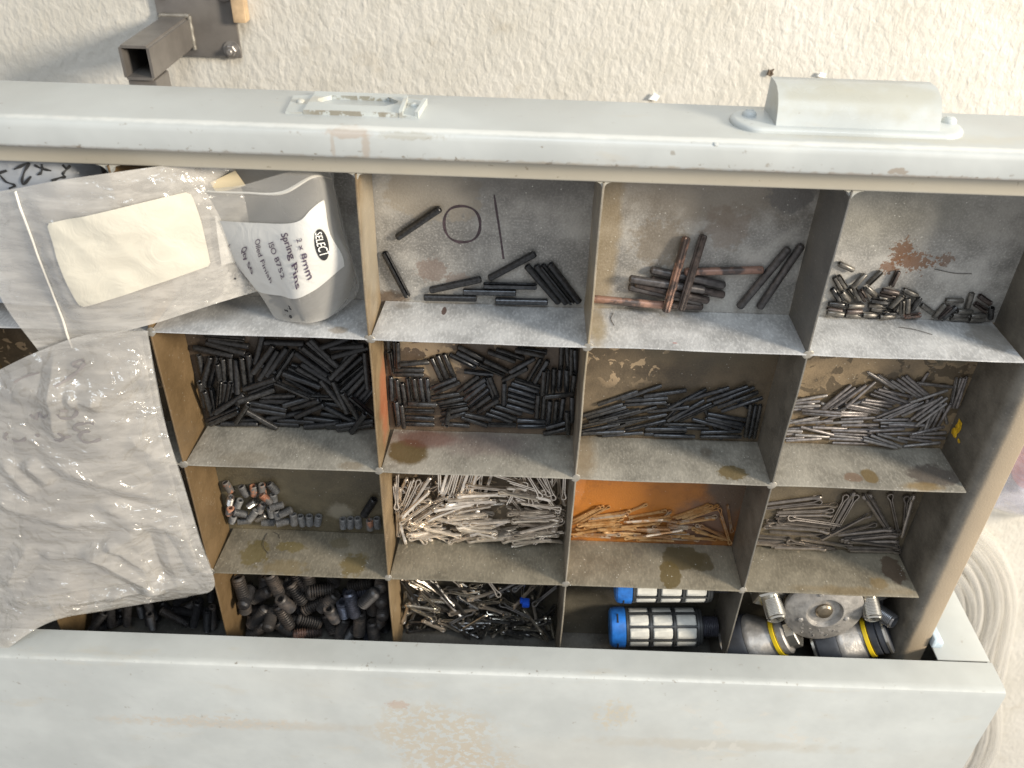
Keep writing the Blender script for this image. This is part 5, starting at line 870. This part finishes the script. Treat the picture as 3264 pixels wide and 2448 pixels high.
# loose fibres and swarf on the shelves
M_hair = m_simple('dark_fibre', (.06, .05, .04), .7)
def hair(pts, lab):
    f = [cr([Vector(p) for p in pts], k / 14) for k in range(15)]
    tag(MB().tube(f, .00016, 4).obj('fibre', M_hair, None), lab, 'fibre')
hair([(.024, -.1592, -.031), (.0235, -.1591, -.026), (.0245, -.1590, -.020), (.0285, -.1592, -.015)], 'dark curved hair on the shelf under the small set screws')
hair([(.0275, -.1591, -.032), (.0310, -.1590, -.030), (.0322, -.1592, -.027)], 'short dark hair beside the longer one under the small set screws')
hair([(.2135, .0009, -.030), (.2120, .0009, -.024), (.2130, .0010, -.018)], 'fine curled fibre on the shelf below the crossing pins')
hair([(.350, .0009, -.026), (.357, .0010, -.024), (.364, .0009, -.020)], 'fine fibre on the shelf below the tiny pins')
hair([(.362, .028, FL + .0003), (.372, .0262, FL + .0003), (.380, .0262, FL + .0003)], 'thin dark fibre on the tray floor right of the rust stain')

# ---------------------------------------------------------------- pneumatic silencers
M_sblack = m_simple('black_plastic', (.035, .036, .036), .45, 0, 200, .2)
M_sblue = m_simple('blue_cap_plastic', (.022, .155, .52), .42, 0, 160, .25)
M_swin = m_simple('white_felt', (.54, .53, .48), .75, 0, 160, .14, .0003)
M_slot = m_simple('slot_dark', (.012, .012, .014), .7)
win_me = {}
def silencer(p, R, ang, label, roll):
    s = empty('silencer', p, label, 'silencer', 'blue capped silencers')
    s.rotation_euler = (0, 0, ang)
    RX = Matrix.Rotation(PI / 2, 4, 'Y') ; Rr = Matrix.Rotation(roll, 4, 'X')
    def sub(mb, nm, mat, par=s, sm=30): return put(nm, mb.mesh(nm, sm), mat, par)
    X0, X1 = -.0225, .0225
    core = MB().lathe([(R * .90, X0), (R * .90, X1)], 24, RX); sub(core, 'core', M_sblack)
    fr = MB()
    nb, nw = 8, 3; wlen = (X1 - X0 - .0018 * 4) / 3
    for k in range(4):
        xa = X0 + k * (wlen + .0018); fr.lathe([(R * .9, xa), (R, xa + .0003), (R, xa + .0015), (R * .9, xa + .0018)], 32, RX, cap=False)
    for k in range(nb):
        a = 2 * PI * k / nb + roll; q = MB().box((X0 + .001, -.0007, R * .86), (X1 - .001, .0007, R * .995), .0003)
        fr.add([Matrix.Rotation(a, 4, 'X') @ v for v in q.v], q.f)
    sub(fr, 'frame', M_sblack)
    key = R
    if key not in win_me:
        w = MB(); n = 6; half = PI / nb - .082; prof = []
        for j, (rr, dx) in enumerate(((.955, .0006), (.985, .0))):
            pass
        vs = []
        xs = [-wlen / 2 + .0004, -wlen / 2 + .0010, wlen / 2 - .0010, wlen / 2 - .0004]; lifts = [.93, .975, .975, .93]; shr = [.90, 1, 1, .86]
        for xx, lf, sh in zip(xs, lifts, shr):
            for j in range(n + 1):
                a = -half * sh + 2 * half * sh * j / n; q = R * (lf if 0 < j < n else .92); vs.append((xx, q * math.sin(a), q * math.cos(a)))
        w.add(vs, [(i * (n + 1) + j, i * (n + 1) + j + 1, (i + 1) * (n + 1) + j + 1, (i + 1) * (n + 1) + j) for i in range(3) for j in range(n)])
        win_me[key] = w.mesh('filter_window', 40); win_me[key].materials.append(M_swin)
    for k in range(nb):
        for j in range(nw):
            o = bpy.data.objects.new('filter_window', win_me[key]); COL.objects.link(o); o.parent = s
            o.matrix_local = Matrix.Translation((X0 + .0018 + wlen / 2 + j * (wlen + .0018), 0, 0)) @ Matrix.Rotation(2 * PI * (k + .5) / nb + roll, 4, 'X')
    cp = MB().lathe([(R * .55, X0 - .0098), (R * .86, X0 - .0096), (R * .98, X0 - .0086), (R * 1.03, X0 - .0066), (R * 1.05, X0 - .0004), (R * .95, X0)], 36, RX); cap = sub(cp, 'cap', M_sblue)
    for k in range(4):
        a = roll + k * PI / 2 + .35; q = MB().box((X0 - .0056, -.0030, R * 1.00), (X0 - .0046, .0030, R * 1.052), .0002)
        sl = MB(); sl.add([Matrix.Rotation(a, 4, 'X') @ v for v in q.v], q.f); sub(sl, 'slot', M_slot, cap)
    sub(MB().lathe([(R * .98, X1), (R * .96, X1 + .0014), (R * .80, X1 + .0024), (R * .56, X1 + .0026)], 28, RX), 'collar', M_sblack)
    th = []; x = X1 + .0026
    while x < X1 + .0115: th += [(.0062, x), (.0065, x + .0003), (.0065, x + .0005), (.0058, x + .0009)]; x += .0011
    sub(MB().lathe(th + [(.0054, X1 + .0122), (.0046, X1 + .0122), (.0046, X1 + .006)], 20, RX), 'thread', m_bt, sm=25)
    return s
m_bt = m_simple('thread_plastic', (.050, .050, .062), .4, 0, 200, .2)
silencer((.2640, -.2205, -.0222), .0120, math.radians(3.5), 'blue capped silencer with cream windows nearer the cabinet, showing its thread', -.105)
silencer((.2630, -.1770, -.0205), .0122, math.radians(3), 'blue capped silencer half hidden under the divider edge', .05)

# ---------------------------------------------------------------- gauges / fittings compartment
M_cast = m_simple('cast_aluminium', (.30, .285, .265), .46, .45, 180, .2, .0006)
M_rub = m_simple('black_rubber', (.030, .033, .040), .55, 0, 150, .3)
M_yel = m_simple('yellow_ring', (.82, .58, .02), .4, 0)
M_nick = m_simple('nickel_fitting', (.56, .545, .50), .24, .9, 200, .1)
M_brass = m_simple('tarnished_brass', (.22, .18, .13), .36, .9, 200, .2)
M_hole = m_simple('bore', (.05, .05, .05), .5, .5)
def loc_obj(mb, nm, mat, par, sm=35):
    loc = Vector((0, 0, 0)); q = par
    while q is not None: loc += q.location; q = q.parent
    return put(nm, shifted(mb.mesh(nm, sm), loc), mat, par)
def body(p, d, label, parts):
    o = empty('pressure_fitting', p, label, 'fitting'); A = axis_mat(p, d)
    loc_obj(MB().lathe([(.012, -.006), (.0178, -.0055), (.0192, -.004), (.0192, .0060), (.0184, .0076), (.0170, .0080)], 40, A), 'rubber_bezel', M_rub, o)
    loc_obj(MB().lathe([(.0170, -.0075), (.0182, -.0072), (.0184, -.0056), (.0170, -.0055)], 40, A), 'rim', M_nick, o)
    loc_obj(MB().lathe([(.0160, .007), (.0178, .0080), (.0180, .0094), (.0172, .0112), (.0142, .0165), (.0118, .0205), (.0108, .0226), (.0060, .0228)], 40, A), 'cast_body', M_cast, o)
    loc_obj(MB().lathe([(.0100, .0224), (.0122, .0226), (.0123, .0248), (.0100, .0250)], 32, A), 'yellow_ring', M_yel, o)
    loc_obj(MB().lathe([(.0110, .0250), (.0116, .0258), (.0116, .0292), (.0105, .0300)], 32, A), 'collar', parts, o)
    return o, A
A_p = Vector((.3151, -.2288, -.0158)); A_d = (.80, .59, .10)
oL, AL = body(A_p, A_d, 'grey cast fitting with black rubber bezel and bright yellow ring, next to the silencers', M_cast)
loc_obj(MB().lathe([(.0086, .0300), (.0094, .0306), (.0094, .0356), (.0086, .0362)], 8, AL), 'hex_nut', M_nick, oL, 20)
th = []; x = .0362
while x < .0410: th += [(.0036, x), (.0040, x + .0004), (.0034, x + .0009)]; x += .0011
loc_obj(MB().lathe(th, 16, AL), 'thread', M_brass, oL, 25)
B_p = Vector((.3684, -.2238, -.0158)); B_d = (.84, .53, .12)
oR, AR = body(B_p, B_d, 'grey cast fitting with black bezel and yellow ring, by the right wall', M_rub)
loc_obj(MB().lathe([(.0112, .0300), (.0118, .0306), (.0118, .0350), (.0108, .0358), (.007, .0360)], 32, AR), 'cap', M_rub, oR)
loc_obj(MB().lathe([(.0118, .0335), (.0121, .0337), (.0121, .0349), (.0118, .0351)], 32, AR), 'nut_band', M_nick, oR)
def stub(p, d, label, mat, hexr=.0108, r=.0056):
    o = empty('threaded_stub', p, label, 'fitting'); A = axis_mat(p, d)
    loc_obj(MB().lathe([(hexr * .92, -.0060), (hexr, -.0052), (hexr, -.0006), (hexr * .90, .0004), (r * 1.05, .0005)], 6, A), 'hex_nut', mat, o, 20)
    loc_obj(MB().lathe([(hexr * .96, -.0095), (hexr * 1.0, -.0090), (hexr * 1.0, -.0062)], 28, A), 'washer_collar', M_nick, o)
    pr_ = [(r, .0004), (r, .0016)]
    x = .0018
    while x < .0115: pr_ += [(r * 1.03, x), (r * .965, x + .0005)]; x += .0009
    pr_ += [(r * .98, .0122), (r * .80, .0130), (r * .72, .0128), (r * .70, .004)]
    loc_obj(MB().lathe(pr_, 22, A), 'threaded_tube', mat, o, 25)
    return o
stub((.3236, -.1828, -.0150), (.14, -.30, .94), 'bright hollow threaded stub with hex nut pointing up, left of the cast disc', M_nick)
stub((.3806, -.1790, -.0150), (.02, -.36, .93), 'bright hollow threaded stub with hex nut, right of the cast disc', M_nick, .0112, .0050)
stub((.3890, -.1925, -.0180), (.60, .10, .80), 'dark grey threaded stub nearest the right wall', m_simple('grey_fitting', (.17, .17, .175), .3, .7), .0085, .0046)
dp = Vector((.3537, -.1845, -.0085))
ds = empty('cast_disc', dp, 'round cast metal disc with raised marks, partly under the divider edge', 'disc')
D0 = Matrix.Translation(dp) @ Matrix.Rotation(-.10, 4, 'X')
loc_obj(MB().lathe([(.021, -.0040), (.0232, -.0036), (.0235, -.0022), (.0232, -.0008), (.0222, 0), (.0135, .0006), (.0120, .0016), (.0108, .0018), (.0102, .0004), (.0095, -.0010), (.002, -.0012)], 56, D0), 'disc', M_cast, ds)
loc_obj(MB().lathe([(.0048, -.0012), (.0050, .0004), (.0040, .0016), (.002, .0020), (.0005, .0021)], 24, D0), 'hub', M_brass, ds)
for k, a in enumerate((-.3, 1.9, 3.6)):
    loc_obj(MB().lathe([(.0016, 0), (.0018, .0008), (.0010, .0013), (.0002, .0013)], 6, D0 @ Matrix.Translation((.0145 * math.cos(a), .0145 * math.sin(a), .0004))), 'stud', M_cast, ds)
mk = MB()
for k in range(13):
    a = -2.35 + k * .13; rr = .0172 + .0022 * (k % 3 - 1); b = MB().box((-.0008, -.0003, 0), (.0009, .0003, .0006), .0001)
    M_ = D0 @ Matrix.Translation((rr * math.cos(a), rr * math.sin(a), .0001)) @ Matrix.Rotation(a + rnd.random() * 2.4, 4, 'Z'); mk.add([M_ @ v for v in b.v], b.f)
loc_obj(mk, 'raised_marks', M_cast, ds, 20)
bp = Vector((.3440, -.1985, -.0180))
bo = empty('brass_elbow', bp, 'small tarnished brass elbow lying below the cast disc', 'fitting')
loc_obj(MB().lathe([(.001, -.0062), (.0042, -.0045), (.0060, -.001), (.0062, .001), (.0048, .0042), (.002, .0060)], 20, axis_mat(bp, (1, .1, .3))), 'ball', M_brass, bo, 60)
loc_obj(MB().lathe([(.0026, 0), (.0028, .006), (.0021, .0075)], 14, axis_mat(bp + Vector((.001, -.003, 0)), (.3, -.9, .25))), 'spout', M_brass, bo)

# ---------------------------------------------------------------- bags
M_bagA = m_film('zip_bag_film', .40, (.70, .66, .59), .16, (46, .0062), (330, .0006), .07)
M_bagB = m_poly('frosted_bag_film', .26, (.78, .755, .70), .33, (40, .0008), (330, .00008), False)
M_bagC = m_film('crumpled_clear_film', .38, (.62, .585, .525), .15, (42, .0125), (240, .0012), .10)
M_bagD = m_poly('small_bag_film', .62, (.55, .58, .62), .22, (60, .0016), (300, .0002))
def paper(name, c):
    t = NT(name); v = t.pos(); n = t.noise(v, 75, 4, .6, 1.0); r = t.noise(v, 55, 3, .5, 1.4, kind='RIDGED_MULTIFRACTAL')
    col = t.mix(t.ramp(n, .3, .7), tuple(x * .93 for x in c), c)
    return t.finish(col, .5, 0, t.bump(r, .0005, .5, t.bump(n, .0010, .6)))
M_paper = paper('cream_label', (.56, .525, .435)); M_paper2 = paper('white_label', (.58, .565, .525))
M_print = m_simple('purple_black_ink', (.07, .045, .075), .6); M_logo = m_simple('black_print', (.02, .02, .02), .5); M_logow = m_simple('white_print', (.78, .77, .73), .5)
M_seal = m_poly('zip_seal', .78, (.80, .77, .70), .25, (60, .0005), (300, .0001), False)
def bag(name, surf, back, mat, label, nu=60, nv=60):
    o = empty(name, surf(.5, .5) - Vector((0, 0, .012)), label, 'plastic bag')
    f = MB(); surf.sheet(f, nu, nv); loc_obj(f, 'front_film', mat, o, 75)
    b = MB(); back.sheet(b, nu // 2, nv // 2); loc_obj(b, 'back_film', mat, o, 75)
    return o
def st_patch(surf, corners, nu, nv, lift):
    """patch on a surface given by (a,b) corner coordinates, bilinear"""
    (a0, b0), (a1, b1), (a2, b2), (a3, b3) = corners; m = MB()
    def q(u, v): return ((a0 * (1 - u) + a1 * u) * (1 - v) + (a3 * (1 - u) + a2 * u) * v, (b0 * (1 - u) + b1 * u) * (1 - v) + (b3 * (1 - u) + b2 * u) * v)
    def keep(i, j):   # clipped corners
        x_, y_ = min(i + .5, nu - i - .5) / nu, min(j + .5, nv - j - .5) / nv * .62; rr = .045
        return x_ > rr or y_ > rr or (x_ - rr) ** 2 + (y_ - rr) ** 2 < rr * rr * 1.05
    m.add([surf(*q(i / nu, j / nv), lift) for j in range(nv + 1) for i in range(nu + 1)], [(j * (nu + 1) + i, j * (nu + 1) + i + 1, (j + 1) * (nu + 1) + i + 1, (j + 1) * (nu + 1) + i) for j in range(nv) for i in range(nu) if keep(i, j)])
    return m
def lower(grid, dz, edge=.0):
    n, m = len(grid), len(grid[0])
    return [[(p[0], p[1], p[2] - (dz if 0 < i < n - 1 and 0 < j < m - 1 else edge)) for j, p in enumerate(r)] for i, r in enumerate(grid)]
# zip bag with a blank cream label
sA = Surf(BAG_A, .0010, 42, 1.0, .0006)
bA = bag('zip_bag', sA, Surf(lower(BAG_A, 4.0, .3), .0004, 40, 4), M_bagA, 'clear zip bag with a blank cream label lying across the left dividers')
loc_obj(st_patch(sA, LABEL_A_ST, 90, 56, .0007), 'label', M_paper, bA, 75)
loc_obj(st_patch(sA, LABEL_A2_ST, 8, 10, -.0012), 'inner_slip', M_paper2, bA, 75)
zp = MB(); fine = [cr([Vector((*q, 0)) for q in ZIP_A_ST], k / 30) for k in range(31)]
vs = []
for p in fine:
    for dx, l in ((-.007, .0002), (-.002, .0010), (.002, .0010), (.007, .0002)): vs.append(sA(p.x + dx, min(1, max(0, p.y)), l))
zp.add(vs, [(4 * k + j, 4 * k + j + 1, 4 * k + j + 5, 4 * k + j + 4) for k in range(30) for j in range(3)])
loc_obj(zp, 'zip_seal', M_seal, bA, 60)
# standing frosted bag with the printed label
sB = Surf(BAG_B, .0004, 40, 2.0, 0.0)
bB = bag('printed_bag', sB, Surf(BAG_B_BACK, .0004, 30, 7), M_bagB, 'frosted zip bag standing in its compartment, white printed spring pin label on it', 70, 60)
rows = [[Vector((*q, 0)) for q in r] for r in LABEL_B_ST]
def lab(u, v): p = cr([cr(r, u) for r in rows], v); return sB(min(1, max(0, p.x)), min(1, max(0, p.y)), .0006)
m = MB(); nu, nv = 44, 26
m.add([lab(i / nu, j / nv) for j in range(nv + 1) for i in range(nu + 1)], [(j * (nu + 1) + i, j * (nu + 1) + i + 1, (j + 1) * (nu + 1) + i + 1, (j + 1) * (nu + 1) + i) for j in range(nv) for i in range(nu)])
lb = loc_obj(m, 'label', M_paper2, bB, 75)
def text_mesh(txt):
    cu = bpy.data.curves.new('txt', 'FONT'); cu.body = txt; cu.size = 1.0; cu.resolution_u = 3; cu.fill_mode = 'FRONT'
    ob = bpy.data.objects.new('txt', cu); COL.objects.link(ob)
    dg = bpy.context.evaluated_depsgraph_get(); me = bpy.data.meshes.new_from_object(ob.evaluated_get(dg))
    vs = [v.co.copy() for v in me.vertices]; fs = [tuple(p.vertices) for p in me.polygons]
    bpy.data.objects.remove(ob); bpy.data.curves.remove(cu); bpy.data.meshes.remove(me)
    return vs, fs
for txt, p0, p1, pt in TEXT_B:
    vs, fs = text_mesh(txt)
    w = max(v.x for v in vs); hgt = .72
    e = Vector(p1) - Vector(p0); h = Vector(pt) - Vector(p0)
    bold = txt in ('Spring Pins', 'Qty 50'); m = MB()
    lift = .0014 if txt == 'SELECT' else .0011
    for dx, dy in (((-.018, 0), (.018, 0), (0, .018)) if bold else ((0, 0), (.012, 0))):
        m.add([sB(*(Vector(p0) + e * ((v.x + dx) / w * (.84 if txt == 'SELECT' else 1) + (.06 if txt == 'SELECT' else 0)) + h * ((v.y + dy) / hgt)), lift + .00002 * (dx > 0)) for v in vs], fs)
    loc_obj(m, 'print', M_logow if txt == 'SELECT' else M_print, lb, 0)
m = MB(); m.add([sB(*q, .0010) for q in LOGO] , [tuple(range(len(LOGO)))]); loc_obj(m, 'logo', M_logo, lb, 0)
# side seam and zip line of the standing bag
sK = Surf(BAG_B_BACK, .0004, 30, 7)
m = MB(); vs = []
for k in range(31):
    v = k / 30 * .82
    for du, l in ((-.012, .0004), (0, .0012), (.012, .0004)): vs.append(sK(.955 + du - .03 * (1 - v), v, l))
m.add(vs, [(3 * k + j, 3 * k + j + 1, 3 * k + j + 4, 3 * k + j + 3) for k in range(30) for j in range(2)]); loc_obj(m, 'side_seam', M_seal, bB, 60)
m = MB(); vs = []
for k in range(41):
    for dv, l in ((-.014, .0001), (0, .0006), (.014, .0001)): vs.append(sB(k / 40, .2 + dv, l))
m.add(vs, [(3 * k + j, 3 * k + j + 1, 3 * k + j + 4, 3 * k + j + 3) for k in range(40) for j in range(2)]); loc_obj(m, 'zip_seal', M_seal, bB, 60)
# pins in the standing bag and in the zip bag
me8b = with_mat(spring_pin(.0080, .0020), M_black)
for k in range(60):
    a, b = rnd.uniform(.30, .64), rnd.uniform(.83, .93); p = sB(a, b) * .86 + sK(a, b) * .14
    place('bagged_spring_pin', me8b, (p.x, p.y, p.z - .0016, rnd.random() * 6.28, rnd.gauss(0, .06)), rnd.random() * 6, 'small black spring pin seen through the frosted printed bag', 'spring pin', 'spring pins inside the printed bag', M_black)
for k in range(26):
    a, b = rnd.uniform(.86, .97), rnd.uniform(.60, .93); p = sA(a, b)
    place('bagged_pin', me8b, (p.x, p.y, p.z - .0022 - rnd.random() * .002, rnd.gauss(1.0, .35), rnd.gauss(0, .15)), rnd.random() * 6, 'small black pin in the corner of the cream label bag', 'pin', 'pins inside the cream label bag', M_black)
m = MB(); m.add([(.0375, .0700, -.0075), (.0480, .0745, -.0100), (.0520, .0690, -.0080), (.0400, .0660, -.0060)], [(0, 1, 2, 3)]); m.add([(.0375, .0700, -.0078), (.0480, .0745, -.0103), (.0520, .0690, -.0083), (.0400, .0660, -.0063)], [(3, 2, 1, 0)])
tag(m.obj('card_slip', m_simple('buff_card', (.62, .52, .34), .6), None, 0), 'buff card slip showing inside the mouth of the printed bag', 'card slip')
# big crumpled clear bag with marker writing
sC = Surf(BAG_C, .0007, 34, 3.0, .0007, [f[:4] + [f[4] * 1.5, f[5]] for f in FOLDS_C])
bC = bag('clear_bag', sC, Surf(lower(BAG_C, 10.0, .6), .001, 30, 8), M_bagC, 'large crumpled clear bag with faded marker writing draped over the left compartments', 180, 220)
M_fade = m_simple('faded_marker', (.22, .20, .19), .5)
m = MB(); sC.strokes(m, MARK_C, .0009, .00025); loc_obj(m, 'marker_writing', M_fade, bC, 0)
bulk = Surf([[(p[0], p[1], p[2] - 2.2) for p in r] for r in BAG_C], .0007, 34, 3.0)
m = MB(); vs = [bulk(.06 + .86 * i / 30, .05 + .80 * j / 30, -.0016 - .0035 * (abs(i - 15) / 15) ** 2) for j in range(31) for i in range(31)]
m.add(vs, [(j * 31 + i, j * 31 + i + 1, (j + 1) * 31 + i + 1, (j + 1) * 31 + i) for j in range(30) for i in range(30)])
loc_obj(m, 'inner_film', m_poly('inner_milky_film', .45, (.52, .49, .44), .3, (45, .0015), (300, .0003), False), bC, 75)
# small bag in the corner
sD = Surf(BAG_D, .0012, 50, 5.0, .001)
bD = bag('marked_bag', sD, Surf(lower(BAG_D, 6.0, .6), .0006, 40, 6), M_bagD, 'small bag with black marker numbers tucked under the drawer front, far left', 40, 40)
m = MB(); sD.strokes(m, MARK_D, .00062, .0006); loc_obj(m, 'marker_writing', M_logo, bD, 0)
m = MB(); m.box((-.060, .035, -.030), (-.020, .0755, -.011), .004)
tag(m.obj('foam_block', m_simple('slate_pad', (.13, .145, .18), .7, 0, 90, .2), None), 'slate coloured pad inside the marked bag in the far left compartment', 'pad')

# ---------------------------------------------------------------- things on the floor at the right
M_hose = m_poly('milky_hose', .16, (.76, .735, .68), .4, (30, .0004), (200, .00005), False)
outer = [(.600, -.385), (.650, -.411), (.690, -.451), (.7227, -.505), (.742, -.565), (.768, -.68), (.806, -.80), (.80, -.92), (.73, -.98), (.64, -.93), (.565, -.80), (.515, -.66), (.492, -.52), (.515, -.42)]
N = len(outer); cen = Vector((.640, -.640)); pts = []
loops, per = 9, 56
def oc(t):
    i = int(t) % N; f = t - int(t); g = lambda k: Vector(outer[k % N])
    a, b, c, d = g(i - 1), g(i), g(i + 1), g(i + 2)
    return .5 * ((2 * b) + (c - a) * f + (2 * a - 5 * b + 4 * c - d) * f * f + (3 * b - a - 3 * c + d) * f ** 3)
for lay in range(2):
    for L_ in range(loops):
        for k in range(per):
            t = k / per; ins = (L_ + t) if lay == 0 else (loops - .5 - L_ - t)
            p = oc(t * N); dv = (cen - p); q = p + dv.normalized() * (.0084 * ins * (1 + .10 * math.sin(t * 9 + L_ * 2)))
            pts.append((q.x, q.y, FZ + .0052 + lay * .0088 + .003 * noise.noise(Vector((q.x * 9, q.y * 9, L_ * 1.7 + lay)))))
h = MB().tube(pts, .0044, 8)
tag(h.obj('hose_coil', M_hose, None, 60), 'loose coil of milky plastic hose on the floor beside the cabinet', 'hose')
PK = []
for j in range(6):
    r = []
    for i in range(6):
        e = (i in (0, 5)) or (j in (0, 5)); r.append((640 + i * 22 + 4 * math.sin(j * 2.1), -240 - j * 31 + 5 * math.sin(i * 1.7), -330 + (4 if e else 34 + 10 * math.sin(i * 1.3 + j))))
    PK.append(r)
sP = Surf(PK, .004, 30, 2, .006)
bP = bag('floor_bag', sP, Surf([[(p[0], p[1], -327) for p in r] for r in PK], 0), m_film('violet_clear_film', .34, (.74, .73, .84), .12, (35, .003), (200, .0004)), 'shiny clear bag with something pink inside on the floor right of the drawer', 44, 44)
m = MB(); m.lathe([(.005, 0), (.028, .001), (.036, .008), (.034, .018), (.018, .025), (.002, .026)], 24, Matrix.Translation((.690, -.305, FZ + .004)) @ Matrix.Diagonal((1.1, 1.5, .9, 1)))
tag(m.obj('pink_sponge', m_simple('pink_foam', (.72, .30, .26), .6, 0, 60, .15, .002), None, 60), 'pink lump inside the clear bag on the floor', 'sponge')
